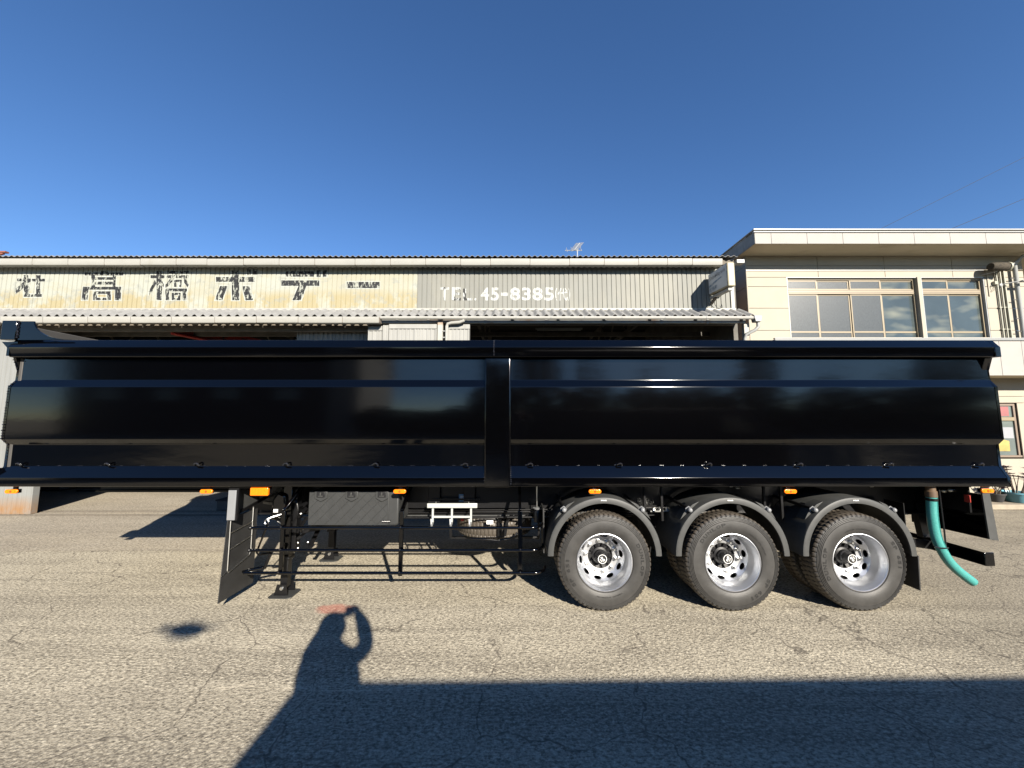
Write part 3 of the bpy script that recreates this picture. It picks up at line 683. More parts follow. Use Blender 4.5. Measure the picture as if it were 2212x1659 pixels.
# windows
def window(u0, u1, tops, mull, lower_z, name='window', glass=('ribbed_glass',)*4, y=YO, trans=(None,), z_bot=None):
    x0, x1 = xat(u0, 620, y), xat(u1, 620, y); zt, zb = tops
    fr = MB(); yf = y+.055; t_ = .045
    fr.box(x0, x1, yf, yf+.07, zt-t_, zt); fr.box(x0, x1, yf, yf+.07, zb, zb+t_); fr.box(x0, x0+t_, yf+.001, yf+.07, zb+t_, zt-t_); fr.box(x1-t_, x1, yf+.001, yf+.07, zb+t_, zt-t_)
    wobj = fr.build(name, 'bronze_frame', of, bevel=.004, segs=1)
    # reveals and sill
    rv = MB(); rv.box(x0-.02, x0, y-.004, yf+.12, zb-.02, zt+.02); rv.box(x1, x1+.02, y-.004, yf+.12, zb-.02, zt+.02); rv.box(x0, x1, y-.004, yf+.12, zt, zt+.02); rv.box(x0-.02, x1+.02, y-.02, yf+.12, zb-.045, zb)
    rv.build('window_reveal', 'metal_white', wobj)
    zm0, zm1 = trans
    MB().box(x0+t_, x1-t_, yf-.01, yf+.07, zm0, zm1).build('transom', 'bronze_frame', wobj, bevel=.006, segs=1)
    MB().box(x0+t_, x1-t_, yf-.016, yf-.010, zm0+.035, zm0+.045).build('transom_groove', 'bronze_dark', wobj)
    MB().box(x0+t_, x1-t_, yf-.016, yf-.010, zm1-.030, zm1-.022).build('transom_groove', 'bronze_dark', wobj)
    xs = [x0+t_/2]+[xat(u, 680, y+.05) for u in mull]+[x1-t_/2]
    for i, (a, c) in enumerate(zip(xs[:-1], xs[1:])):
        dy = .0 if i % 2 == 0 else .022
        for k, (za, zb_) in enumerate(((zb+t_, zm0), (zm1, zt-t_))):
            s = MB(); w_ = .033; ys = yf+.012+dy
            s.box(a, a+w_, ys, ys+.02, za, zb_); s.box(c-w_, c, ys, ys+.02, za, zb_); s.box(a+w_, c-w_, ys, ys+.02, za, za+w_); s.box(a+w_, c-w_, ys, ys+.02, zb_-w_, zb_)
            if k == 0 and lower_z: s.box(a+w_, c-w_, ys-.001, ys+.02, lower_z-.022, lower_z+.022)
            sash = s.build('sash', 'bronze_frame', wobj, bevel=.003, segs=1)
            MB().box(a+w_*.6, c-w_*.6, ys+.008, ys+.013, za+w_*.6, zb_-w_*.6).build('pane', glass[i], wobj)
    return wobj, xs
zt_, zb_ = zat(600.2, YO), zat(745, YO)
tr = (zat(635.5, YO+.05), zat(625.5, YO+.05)); lz = zat(717, YO+.06)
window(1701.6, 1981, (zt_, zb_), [1770.5, 1841.5, 1909.5], lz, glass=('ribbed_glass', 'ribbed_glass', 'ribbed_glass', 'clear_glass'), trans=tr)
window(1992, 2125, (zt_, zb_), [2055.5], lz, glass=('clear_glass', 'clear_glass'), trans=tr)
MB().box(xat(1981.2, 640, YO)+.021, xat(1991.8, 640, YO)-.021, YO-.03, YO+.10, zb_-.03, zt_+.02).build('pilaster', 'office_siding', of, bevel=.004)
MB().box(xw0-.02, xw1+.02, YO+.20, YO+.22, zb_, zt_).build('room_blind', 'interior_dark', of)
# flat roof
YF = .925*YO; XF = xat(1630, 510, YF)
zf0, zf1 = zat(526.5, YF), zat(503, YF); zcap = zat(496.6, YF)
MB().prism([(YF+.02, zf0+.01), (YO+.02, zat(552.7, YO)), (16, zat(552.7, YO)), (16, zcap-.03), (YF+.02, zcap-.03)], 0, 'x', XF+.02, 16.5).build('roof_slab', 'soffit', of)
xf = [XF, xat(1666, 515, YF)]
while xf[-1] < 16.4: xf.append(xf[-1]+.862)
xf[-1] = 16.5
for a, c in zip(xf[:-1], xf[1:]): MB().box(a+.003, c-.003, YF-.003, YF+.018, zf0, zf1).build('fascia_panel', 'office_pale', of, bevel=.003, segs=1)
ys = [YF, YF+.45, YF+1.35, YF+2.25, YF+3.15, YF+4.05]
for a, c in zip(ys[:-1], ys[1:]): MB().box(XF-.003, XF+.018, a+.003, c-.003, zf0+.004, zf1+.06).build('fascia_panel', 'fascia_side', of, bevel=.003, segs=1, label='darker grey panel of the left eave')
MB().box(XF-.03, 16.5, YF-.030, YF+.03, zf1+.004, zf1+.030).build('roof_trim', 'metal_white', of, bevel=.004)
MB().box(XF-.045, 16.5, YF-.050, YF+.05, zf1+.050, zcap+.01).build('roof_trim', 'metal_white', of, bevel=.006)
MB().box(XF-.04, XF+.03, YF+.06, YF+6.5, zf1+.064, zcap+.01).build('roof_trim', 'metal_white', of, bevel=.006)
MB().box(XF-.028, 16.5, YF-.020, YF+.3, zf1+.031, zf1+.049).build('roof_gap', 'office_backing', of)
# first floor canopy
YK = .935*YO; zk0, zk1 = zat(811, YK), zat(736, YK); XK = xat(1674, 733, YK)
MB().box(XK+.02, 16, YK+.02, YO-.002, zk0+.004, zk1-.01).build('canopy_core', 'soffit', of)
x = XK
while x < 15.5:
    MB().box(x+.003, x+.527, YK, YK+.018, zk0, zk1).build('canopy_panel', 'office_pale', of, bevel=.003, segs=1); x += .53
MB().box(XK-.02, 16, YK-.035, YO-.02, zk1+.003, zk1+.028).build('canopy_cap', 'metal_white', of, bevel=.005)
MB().box(XK-.03, 16, YK-.045, YK+.02, zk1+.036, zk1+.062).build('canopy_cap', 'metal_white', of, bevel=.005)
MB().box(XK-.005, XK+.018, YK+.02, YO-.003, zk0, zk1).build('canopy_panel', 'fascia_side', of)
# ground floor wall and window
rows2 = [zk0+.15, zat(865, YO), zat(1008, YO), .12]
xq0, xq1 = xat(2120, 930, YO), xat(2202, 930, YO)
zq1, zq0 = zat(872, YO), zat(988, YO)
panel(XL, XE, rows2[1]+.10, zk0+.2); panel(XL, XE, zq1+.02, rows2[1]+.10); panel(XL, XE, .12, .62); panel(XL, XE, .62, zq0-.03)
panel(XL, xq0-.02, zq0-.03, zq1+.02); panel(xq1+.02, XE, zq0-.03, zq1+.02)
fr = MB(); y_ = YO+.03
t_ = .05
fr.box(xq0, xq1, y_, y_+.07, zq1-t_, zq1); fr.box(xq0, xq1, y_-.03, y_+.07, zq0, zq0+t_); fr.box(xq0, xq0+t_, y_, y_+.07, zq0+t_, zq1-t_); fr.box(xq1-t_, xq1, y_, y_+.07, zq0+t_, zq1-t_)
gw = fr.build('window', 'bronze_dark', of, bevel=.004, label='ground floor window with papers and a yellow cloth behind it')
zs = zat(905, YO)
MB().box(xq0+t_, xq1-t_, y_-.006, y_+.06, zs-.045, zs+.045).build('transom', 'bronze_frame', gw, bevel=.008)
MB().box(xq0+t_, xq1-t_, y_+.03, y_+.035, zs+.05, zq1-t_).build('pane', 'dark_glass', gw)
MB().box(xq0+t_, xq1-t_, y_+.03, y_+.035, zq0+t_, zs-.05).build('pane', 'dark_glass', gw)
MB().box(xq0+t_, xat(2185, 890, YO), y_+.024, y_+.029, zs+.07, zq1-.07).build('red_blind', 'red_blind', gw)
MB().box(xq0+t_, xat(2194, 930, YO), y_+.020, y_+.024, zat(947, YO), zat(923, YO)).build('paper_sheet', 'paper', gw)
mb = MB(); nx = 12
pts = [(xq0+.06+i*(xat(2187, 960, YO)-xq0-.06)/nx) for i in range(nx+1)]
mb.add([(x_, y_+.020+.006*math.sin(i*1.7), zat(975, YO)) for i, x_ in enumerate(pts)]+[(x_, y_+.020+.004*math.sin(i*2.2), zat(951, YO)+.02*math.sin(i*.9)) for i, x_ in enumerate(pts)], [(i, i+1, i+nx+2, i+nx+1) for i in range(nx)])
mb.build('yellow_cloth', 'yellow_cloth', gw)
# pipes at the right corner
for u, r_, m_, lab in ((2157.5, .018, 'pvc_cream', 'thin left'), (2166, .018, 'pvc_cream', ''), (2174, .022, 'pvc_cream', '')):
    x = xat(u-4, 600, YO-.04); MB().tube([(x, YO-.03, zk1+.05), (x, YO-.03, zat(584, YO))], r_, 8).build('conduit_pipe', m_, of)
    for v in (665, 712): MB().box(x-.035, x+.035, YO-.05, YO-.001, zat(v, YO)-.012, zat(v, YO)+.012).build('pipe_clip', m_, of)
x = xat(2196, 600, YO-.1)
MB().tube([(x+.25, YO-.45, zat(545, YO-.45)), (x+.1, YO-.2, zat(560, YO)), (x, YO-.09, zat(574, YO)), (x, YO-.09, zk1+.06)], .045, 12).build('downpipe', 'pvc_pipe', of)
for v in (604, 650, 690, 718): MB().box(x-.16, x+.05, YO-.10, YO-.085, zat(v, YO)-.008, zat(v, YO)+.008).build('pipe_clip', 'cable_black', of)
# lamps and boxes on the right corner of the wall
nl = thing('wall_lamp', 'dirty dark drum lamp under the office eave at the top right', 'lamp', (at(2163, 577, YO-.3)))
c = at(2160, 576, YO-.25)
MB().lathe([(.01, -.24), (.085, -.24), (.10, -.20), (.105, .14), (.09, .17), (.01, .17)], (c.x, c.y, c.z), 16, axis='x').build('lamp_drum', 'nest_brown', nl)
MB().lathe([(.02, .17), (.11, .17), (.115, .21), (.02, .21)], (c.x, c.y, c.z), 16, axis='x').build('lamp_ring', 'pvc_cream', nl)
MB().tube([c+Vector((.2, 0, 0)), c+Vector((.38, .05, .08)), c+Vector((.60, .1, .20))], .02, 6).build('lamp_arm', 'pvc_pipe', nl)
MB().tube([c+Vector((-.05, .02, -.10)), c+Vector((-.12, .12, -.12)), c+Vector((-.2, .24, -.12))], .012, 6).build('lamp_clamp', 'metal_white', nl)
c = at(2148, 612, YO-.02)
tag(MB().box(c.x-.045, c.x+.045, YO-.07, YO-.002, c.z-.045, c.z+.045).build('alarm_box', 'pvc_cream', None, bevel=.008), 'small beige box on the cream office wall right of the upper windows', 'junction box')
sl_ = thing('arm_lamp', 'slim white lamp on a curved arm beside the beige box', 'lamp', at(2163, 620, YO-.03))
c = at(2162, 616, YO-.03)
MB().ball(c, .05, 10, 6, (1, .6, 1)).build('lamp_base', 'metal_white', sl_)
MB().tube([c, c+Vector((.05, -.06, .02)), c+Vector((.16, -.14, .03)), c+Vector((.28, -.2, .03))], .014, 6).build('lamp_arm', 'metal_white', sl_)
MB().box(c.x+.24, c.x+.52, c.y-.26, c.y-.16, c.z+.005, c.z+.05).build('lamp_head', 'metal_white', sl_, bevel=.02)
c2 = at(2140, 616, YO-.01)
tag(MB().tube([at(2141, 616, YO-.01), at(2140, 624, YO-.02), at(2143, 630, YO-.02), at(2148, 627, YO-.02), at(2147, 620, YO-.02), at(2152, 620, YO-.02), at(2160, 619, YO-.02)], .006, 5).build('wall_cable', 'pvc_cream'), 'thin pale cable looping below the beige box on the office wall', 'cable')

# overhead wires
for i, (p, q, lb_) in enumerate((((1925, 483), (2230, 331), 'upper thin power line crossing the blue sky at the right'), ((2060, 492), (2230, 422), 'lower power line rising from the office roof at the right'))):
    a, c = at(*p, 17), at(*q, 17); d_ = c-a
    pts = [a+d_*t+Vector((0, 0, -.25*4*max(0, (t+1)*(3-t))/16+.25*.75)) for t in [-1+k*.25 for k in range(17)]]
    pts = [a+d_*t for t in (-1.5, 0, 1, 2.2)]
    tag(MB().tube(pts, .008 if i == 0 else .010, 5).build('power_line', 'cable_black'), lb_, 'power line', 'power lines over the office')

# planters on the kerb
def planter(c, r_, h_, m_, label, n_, tall, seed):
    random.seed(seed); t = thing('potted_plant', label, 'plant', c)
    MB().lathe([(.02, 0), (r_*.62, 0), (r_*.72, .02), (r_*.95, h_*.75), (r_*1.06, h_*.86), (r_*1.08, h_), (r_*.98, h_), (r_*.92, h_*.8), (.01, h_*.78)], c, 28, axis='z').build('pot', m_, t)
    MB().lathe([(.01, h_*.84), (r_*.9, h_*.82)], c, 20, axis='z').build('soil', 'soil', t)
    for k in range(n_):
        a_ = random.uniform(0, 6.28); rr = random.uniform(0, r_*.6); b_ = Vector((c[0]+rr*math.cos(a_), c[1]+rr*math.sin(a_), c[2]+h_*.8))
        top = b_+Vector((math.cos(a_)*random.uniform(.05, .2), math.sin(a_)*.12, random.uniform(.45, 1)*tall)); mid = b_.lerp(top, .5)+Vector((random.uniform(-.05, .05), 0, 0))
        st = MB().tube([b_, mid, top], [.010, .008, .007], 5).build('stem', 'succulent_stem', t)
        ro = MB()
        for j in range(18):
            an_ = j*2.4; rad = .045+.06*(j/18); e = .35+.25*(j % 3)/3
            d_ = Vector((math.cos(an_), math.sin(an_), .25)); q_ = Vector((-math.sin(an_), math.cos(an_), 0))
            tip = top+d_*rad*1.3; ro.add([top, top+d_*rad*.7+q_*.028, tip, top+d_*rad*.7-q_*.028, top+d_*rad*.7+Vector((0, 0, -.008))], [(0, 1, 2, 3), (0, 3, 4), (3, 2, 4), (2, 1, 4), (1, 0, 4)])
        ro.build('leaf_rosette', 'succulent', t)
c = at(2199, 1084, 9.32); planter((c.x, 9.32, .12), .26, .24, 'blue_pot', 'dark rosette succulent in a blue bowl planter on the kerb', 14, .62, 2)
c = at(2150, 1084, 9.36); planter((c.x+.05, 9.38, .12), .16, .20, 'dark_pot', 'small succulent in a dark pot left of the blue bowl', 7, .34, 5)

# ------------------------------------------------------------------ semi trailer
random.seed(11)
X0, X1 = -5.61, 5.40
YC0, YC1 = 4.265, 6.745          # near and far side
YM = (YC0+YC1)/2
tr_ = thing('semi_trailer', 'long glossy black tipper semi trailer with three axles, parked in the yard', 'trailer', (0, YM, 0))
BP = 'black_paint'
panelP = rnd([(4.335, 2.735), (4.335, 2.474), (4.283, 2.394), (4.281, 1.811), (4.333, 1.752), (4.335, 1.500)], .014, 5)
railP = rnd([(4.40, 2.926), (4.292, 2.926), (4.227, 2.835), (4.241, 2.724), (4.40, 2.724)], .010, 5)
skirtP = rnd([(4.40, 1.530), (4.336, 1.518), (4.270, 1.398), (4.266, 1.302), (4.40, 1.300)], .010, 5)
def ribbon(name, prof, x0, x1, cols, m=BP, far=False):
    """thin folded sheet along x; cols = number of lengthwise spans"""
    P = [(2*YM-y if far else y, z) for y, z in prof]; s = 1 if not far else -1
    mb = MB(); n = len(P); k = cols+1
    vs = [(x0+(x1-x0)*i/cols, y, z) for i in range(k) for y, z in P]+[(x0+(x1-x0)*i/cols, y+.006*s, z) for i in range(k) for y, z in P]
    o_ = k*n; fs = []
    for i in range(cols):
        for j in range(n-1):
            fs.append((i*n+j, i*n+j+1, (i+1)*n+j+1, (i+1)*n+j)); fs.append((o_+i*n+j, o_+(i+1)*n+j, o_+(i+1)*n+j+1, o_+i*n+j+1))
    for i in (0, cols):
        for j in range(n-1): fs.append((i*n+j, o_+i*n+j, o_+i*n+j+1, i*n+j+1))
    mb.add(vs, fs); return mb.build(name, m, tr_, angle=60)
xpL, xpR = -.302, -.016
for far in (False, True):
    for a, c in ((X0, xpL+.01), (xpR-.01, X1)):
        ribbon('side_panel', panelP, a+.012, c, 1, far=far)
        ribbon('skirt_rail', skirtP, a-.01 if a == X0 else a, c+.005 if c == X1 else c, 1, far=far)
    for a, c in ((X0+.0, -.205), (-.200, X1-.02)): ribbon('top_rail', railP, a, c, 1, far=far)
def yz(y, far): return 2*YM-y if far else y
for far in (False, True):
    ya, yb = sorted((yz(4.262, far), yz(4.40, far)))
    MB().box(xpL, xpR, ya, yb, 1.296, 2.716).build('side_post', BP, tr_, bevel=.012, segs=4)
MB().box(xpL+.012, xpR-.012, 4.2575, 4.2615, 1.31, 2.70).build('post_face', BP, tr_, bevel=.003)
# end plates follow the folded profile
def endplate(x, t, name, m=BP):
    prof = [(4.335, 1.30), (4.268, 1.30), (4.268, 1.40), (4.33, 1.515), (4.331, 1.755), (4.279, 1.812), (4.279, 2.395), (4.335, 2.472), (4.338, 2.58), (4.29, 2.735), (4.229, 2.735), (4.229, 2.83), (4.292, 2.922), (4.45, 2.922), (4.45, 1.30)]
    MB().prism(prof, 0, 'x', x, x+t).build(name, m, tr_)
endplate(X1-.006, .03, 'end_plate'); endplate(X0-.022, .03, 'end_plate')
MB().prism([(4.225, 2.722), (4.225, 2.832), (4.29, 2.925), (4.36, 2.925), (4.36, 2.722)], 0, 'x', X1-.02, X1+.045).build('rail_cap', BP, tr_, bevel=.006)
MB().prism([(4.345, 2.56), (4.295, 2.72), (4.40, 2.72), (4.40, 2.56)], 0, 'x', X1-.06, X1+.02).build('rail_gusset', BP, tr_, bevel=.004)
MB().box(X1-.05, X1-.01, 4.40, 2*YM-4.40, 1.35, 2.86).build('tailgate', BP, tr_, bevel=.01)
MB().box(X0+.01, X0+.05, 4.33, 2*YM-4.33, 1.35, 3.10).build('front_wall', 'headboard_grey', tr_, bevel=.008)
MB().box(X0+.05, X1-.05, 4.42, 2*YM-4.42, 1.42, 1.47).build('floor_plate', 'chassis_paint', tr_)
# upright and curved gusset at the front corner
mb = MB(); cu = [(-5.565, 2.92), (-5.565, 3.135), (-5.385, 3.135)]
for k in range(9):
    t = k/8; a_ = R(180+90*t); cu.append((-4.95+.36*math.cos(a_)*1.0, 3.145+.222*math.sin(a_)*.98))
cu[2:] = [(-5.40, 3.135)]+[(-5.40+.44*(1-math.cos(R(90*k/8))), 3.135-.212*math.sin(R(90*k/8))) for k in range(1, 9)]
mb.prism(cu[::-1], 0, 'y', 4.255, 4.270); mb.build('corner_gusset', BP, tr_)
MB().box(-5.74, -5.572, 4.24, 4.40, 2.80 if False else 2.92, 3.14).build('corner_post', BP, tr_, bevel=.006)
MB().prism([(-5.74, 2.90), (-5.56, 2.90), (-5.56, 2.74), (-5.62, 2.78)][::-1], 0, 'y', 4.26, 4.34).build('corner_bracket', BP, tr_)
MB().box(X0-.10, X0-.01, 4.27, 4.34, 1.31, 1.50).build('nose_bracket', BP, tr_, bevel=.006)
# weld beads
def weld(pts, r=.008, step=.016, name='weld_bead'):
    mb = MB(); pts = [Vector(p) for p in pts]
    for a, c in zip(pts[:-1], pts[1:]):
        n_ = max(1, int((c-a).length/step))
        for k in range(n_): mb.ball(a.lerp(c, k/n_)+Vector([random.uniform(-.002, .002) for _ in range(3)]), r*random.uniform(.7, 1.25), 6, 4)
    mb.build(name, 'weld_black', tr_, kind='stuff')
weld([(-5.560, 4.248, 3.13), (-5.562, 4.248, 2.93)], .009)
weld([(X0-.005, 4.28, 2.70), (X0, 4.335, 2.58), (X0, 4.338, 2.47), (X0-.01, 4.275, 2.405), (X0-.012, 4.272, 1.82), (X0-.005, 4.325, 1.75), (X0-.005, 4.33, 1.53)], .007, .03)
weld([(-.2025, 4.282, 2.915), (-.2025, 4.224, 2.83), (-.2025, 4.222, 2.724)], .008)
weld([(xpR+.004, 4.338, 1.52), (xpR+.004, 4.268, 1.40), (xpR+.004, 4.262, 1.31)], .006, .02)
weld([(xpL-.004, 4.335, 1.52), (xpL-.004, 4.268, 1.40), (xpL-.004, 4.262, 1.31)], .005, .03)
weld([(X1-.02, 4.222, 2.80), (X1-.02, 4.222, 2.86), (X1-.02, 4.25, 2.90)], .006, .03)
weld([(xpR+.003, 4.345, 2.70), (xpR+.003, 4.345, 2.47)], .004, .06)
for i in range(48):
    x = X0+.12+i*.23
    if xpL-.05 < x < xpR+.05: continue
    weld([(x, 4.334, 1.522), (x+random.uniform(.02, .05), 4.334, 1.522)], .0045, .012)
# rope hooks above the skirt
hk = None
for u in (41, 232, 425, 618, 811, 1005, 1145, 1338, 1531, 1727, 1922, 2117):
    x = xat(u, 1003, 4.31)
    if hk is None:
        mb = MB(); pts = [(x-.026, 4.334, 1.528), (x-.022, 4.306, 1.535), (x-.009, 4.295, 1.545), (x+.009, 4.292, 1.549), (x+.022, 4.297, 1.541), (x+.026, 4.306, 1.527)]
        mb.tube(pts, .0095, 8); mb.ball(pts[-1], .011, 6, 5)
        hk = mb.build('rope_hook', 'weld_black', tr_, origin=(x, 4.31, 1.54)); hx = x
        MB().ball((x-.035, 4.332, 1.527), .014, 8, 6, (1.5, .5, .6)).build('weld_blob', 'weld_black', hk)
    else: dup(hk, tr_, (x-hx, 0, 0))
# amber side marker lights
def marker(u, v=1061.6, w_=.138, h_=.046):
    p = at(u, v, 4.31); x, z = p.x, p.z; mb = MB(); pl = []
    for k in range(24):
        a_ = 2*math.pi*k/24; sx_ = 1 if math.cos(a_) >= 0 else -1
        pl.append((x+sx_*(w_/2-h_/2)+h_/2*math.cos(a_), z+h_/2*math.sin(a_)))
    mb.prism(pl, 0, 'y', 4.300, 4.322); o_ = mb.build('marker_light', 'amber', tr_, bevel=.007, segs=3)
    MB().lathe([(.002, 4.297), (.011, 4.297), (.013, 4.301)], (x, 0, z), 14).build('reflex_dot', 'amber_dark', o_)
    for s_ in (-1, 1): MB().box(x+s_*.036-.012, x+s_*.036+.012, 4.2975, 4.2995, z-.010, z+.010).build('lens_cell', 'amber_dark' if 0 else 'amber', o_)
    MB().box(x-w_*.35, x+w_*.35, 4.322, 4.36, z-h_*.45, z+h_*.45).build('light_base', 'chassis_paint', o_)
    MB().box(x-.02, x+.02, 4.335, 4.355, z, 1.305).build('light_bracket', 'chassis_paint', o_)
for u in (25, 446, 863.5, 1285, 1707): marker(u)
marker(2132.5, 1060.3)
p = at(562, 1061.5, 4.33)
tl = MB().box(p.x-.099, p.x+.099, 4.305, 4.345, p.z-.045, p.z+.045).build('turn_signal', 'amber', tr_, bevel=.012, segs=3)
MB().box(p.x-.10, p.x+.10, 4.345, 4.375, p.z-.045, p.z+.045).build('light_base', 'chassis_paint', tl)
for k in range(5): MB().box(p.x-.075+k*.032, p.x-.070+k*.032, 4.3025, 4.3045, p.z-.034, p.z+.034).build('lens_rib', 'amber', tl)
# chassis
CP = 'chassis_paint'
for y in (4.98, 6.02-.0):
    mb = MB(); mb.box(-5.2, 5.25, y-.07, y+.07, 1.26, 1.28); mb.box(-3.3, 5.25, y-.07, y+.07, .86, .88); mb.box(-3.3, 5.25, y-.008, y+.008, .88, 1.26); mb.box(-5.2, -3.3, y-.008, y+.008, 1.15, 1.26); mb.box(-5.2, -3.3, y-.07, y+.07, 1.13, 1.15)
    mb.build('main_beam', CP, tr_)
for i in range(22):
    x = -5.3+i*.505; MB().box(x-.03, x+.03, 4.36, 2*YM-4.36, 1.29, 1.41).build('cross_member', CP, tr_)
for x in (-3.0, -1.9, -.3, 1.65, 3.02, 4.6): MB().box(x-.04, x+.04, 4.99, 6.01, .95, 1.22).build('cross_member', CP, tr_)
for x in (-.95, -.52): MB().box(x-.07, x+.07, 4.80, 4.90, .98, 1.29).build('bracket_plate', CP, tr_, bevel=.005)
MB().box(-1.45, .2, 4.86, 4.90, .95, 1.27).build('web_plate', CP, tr_)
def q2(x, y, Y): return at(438.9+.1736*x, 1020.4+.1736*y, Y)
def q3(x, y, Y): return at(768+.1984*x, 1020.4+.1984*y, Y)
def q6(x, y, Y): return at(1773+.2315*x, 965.5+.2315*y, Y)
c = q3(1180, 278, 4.85); MB().box(c.x-.062, c.x+.062, 4.853, 4.8585, c.z-.045, c.z+.045).build('blue_sticker', 'blue_label', tr_)
for dz in (-.02, 0, .02): MB().box(c.x-.045, c.x+.045-abs(dz)*1.5, 4.851, 4.8525, c.z+dz-.004, c.z+dz+.004).build('sticker_line', 'white_ink', tr_)
MB().box(q3(845, 290, 4.8).x, q3(1350, 290, 4.8).x, 4.78, 4.80, q3(1000, 300, 4.8).z, q3(1000, 284, 4.8).z).build('rack_mount', CP, tr_)
# hydraulic and air lines along the beam
for k, (z, r_) in enumerate(((.90, .012), (.93, .009), (.845, .010))):
    MB().tube([(-2.6, 4.88-.02*k, z), (-1.2, 4.89-.02*k, z-.01), (.4, 4.88-.02*k, z), (2.2, 4.9, z+.02)], r_, 6).build('air_line', CP, tr_)
# side guard
Yg = 4.385
zA, zB_, zC = q2(1200, 690, Yg).z, q2(1200, 970, Yg).z, q2(1200, 1253, Yg).z
def guard(z, xl, xr, hookl=False):
    pts = [(xl, Yg, z), (xr-.10, Yg, z)]+[(xr-.10+.13*math.sin(R(a_)), Yg+.15*(1-math.cos(R(a_))), z+.015*(a_/90)) for a_ in (15, 30, 45, 60, 75, 90)]
    if hookl: pts = [(xl+.16, Yg+.18, z-.0), (xl+.04, Yg+.09, z), (xl+.0, Yg+.035, z), (xl+.03, Yg+.004, z)]+pts[1:] if True else pts
    o_ = MB().tube(pts, .0165, 12).build('guard_rail', BP, tr_, angle=50)
    if not hookl: MB().ball((xl, Yg, z), .021, 8, 6).build('rail_end', CP, o_)
    return o_
xr_ = q3(2015, 600, Yg+.1).x
guard(zA, q2(590, 690, Yg).x, xr_-.01); guard(zB_, q2(575, 970, Yg).x, xr_-.0); guard(zC, q2(470, 1253, Yg).x, xr_+.02, True)
def gpost(top, kink, bot, w_=.045):
    mb = MB(); mb.bar(top, kink, w_, .03, up=(1, 0, 0)); mb.bar(kink, bot, .03, w_, up=(1, 0, 0))
    o_ = mb.build('guard_post', BP, tr_, bevel=.004)
    for z in (zA, zB_, zC): MB().ball((bot[0], Yg-.012, z+.012), .010, 6, 5).build('weld_blob', 'weld_black', o_)
k = q2(1005, 480, Yg+.03); gpost((k.x+.12, 4.62, 1.29), (k.x, Yg+.035, k.z), (k.x, Yg+.035, zC-.03))
k = q3(505, 420, Yg+.03); gpost((k.x+.02, 4.75, 1.25), (k.x, Yg+.035, k.z), (k.x, Yg+.035, zC-.04))
k = q3(1790, 420, Yg+.03); gpost((k.x+.0, 4.65, 1.29), (k.x, Yg+.035, k.z), (k.x+.002, Yg+.035, zC-.03), .05)
# storage box
tbx0, tbx1 = at(665, 1100, 4.47).x, at(861, 1100, 4.47).x; tz0, tz1 = zat(1136, 4.47), zat(1061, 4.47)
mb = MB(); mb.prism([(tbx0, tz0), (tbx1-.03, tz0), (tbx1, tz0+.02), (tbx1, tz1), (tbx0, tz1)], 0, 'y', 4.475, 4.92)
tbx = mb.build('storage_box', 'box_plastic', tr_, bevel=.02, segs=3)
MB().box(tbx0+.01, tbx1-.11, 4.464, 4.474, tz0+.008, tz1-.005).build('box_lid', 'box_plastic', tbx, bevel=.006)
dm = MB(); sx_, sz_ = .118, .118; lx0, lx1, lz0, lz1 = tbx0+.02, tbx1-.12, tz0+.012, tz1-.012
def clip_rect(poly, x0, x1, z0, z1):
    for ax_, lim, kp in ((0, x0, 1), (0, x1, 0), (1, z0, 1), (1, z1, 0)):
        out = []
        for i in range(len(poly)):
            p, q = poly[i], poly[(i+1) % len(poly)]
            ip = p[ax_] >= lim if kp else p[ax_] <= lim; iq = q[ax_] >= lim if kp else q[ax_] <= lim
            if ip: out.append(p)
            if ip != iq:
                f = (lim-p[ax_])/(q[ax_]-p[ax_]); out.append(tuple(p[j]+f*(q[j]-p[j]) for j in (0, 1)))
        poly = out
        if len(poly) < 3: return None
    return poly
for i in range(-1, 12):
    for j in range(-1, 10):
        cx_ = lx0+(i+(.5 if j % 2 else 0))*sx_; cz_ = lz0+j*sz_/2
        d_ = clip_rect([(cx_-sx_/2+.003, cz_), (cx_, cz_-sz_/2+.003), (cx_+sx_/2-.003, cz_), (cx_, cz_+sz_/2-.003)], lx0, lx1, lz0, lz1)
        if not d_: continue
        gx = sum(p[0] for p in d_)/len(d_); gz = sum(p[1] for p in d_)/len(d_); n_ = len(d_)
        inn = [(gx+(p[0]-gx)*.94, gz+(p[1]-gz)*.94) for p in d_]
        dm.add([(p[0], 4.464, p[1]) for p in d_]+[(p[0], 4.4605, p[1]) for p in inn], [tuple(range(2*n_-1, n_-1, -1))]+[(i_, (i_+1) % n_, (i_+1) % n_+n_, i_+n_) for i_ in range(n_)])
dm.build('diamond_quilting', 'box_plastic', tbx, angle=10)
for u in (694.5, 760.5, 826):
    x = at(u, 1070, 4.46).x
    s_ = MB(); s_.prism([(x-.072, tz1), (x-.072, tz1-.075), (x, tz1-.115), (x+.072, tz1-.075), (x+.072, tz1)], 0, 'y', 4.445, 4.456)
    lo_ = s_.build('latch', 'box_plastic', tbx, bevel=.005)
    MB().box(x-.045, x+.045, 4.434, 4.4445, tz1-.062, tz1-.002).build('latch_recess', 'hub_black', tbx, bevel=.004)
    MB().box(x-.028, x+.028, 4.428, 4.4335, tz1-.055, tz1-.044).build('latch_lever', 'plastic_grey', tbx, bevel=.003)
    MB().box(x-.008, x+.008, 4.428, 4.4335, tz1-.043, tz1-.008).build('latch_lever', 'plastic_grey', tbx, bevel=.003)
p0 = q3(285, 548, 4.452); p1 = q3(378, 520, 4.452)
MB().box(p0.x, p1.x, 4.452, 4.4565, p0.z, p1.z).build('maker_plate', 'hub_black', tbx)
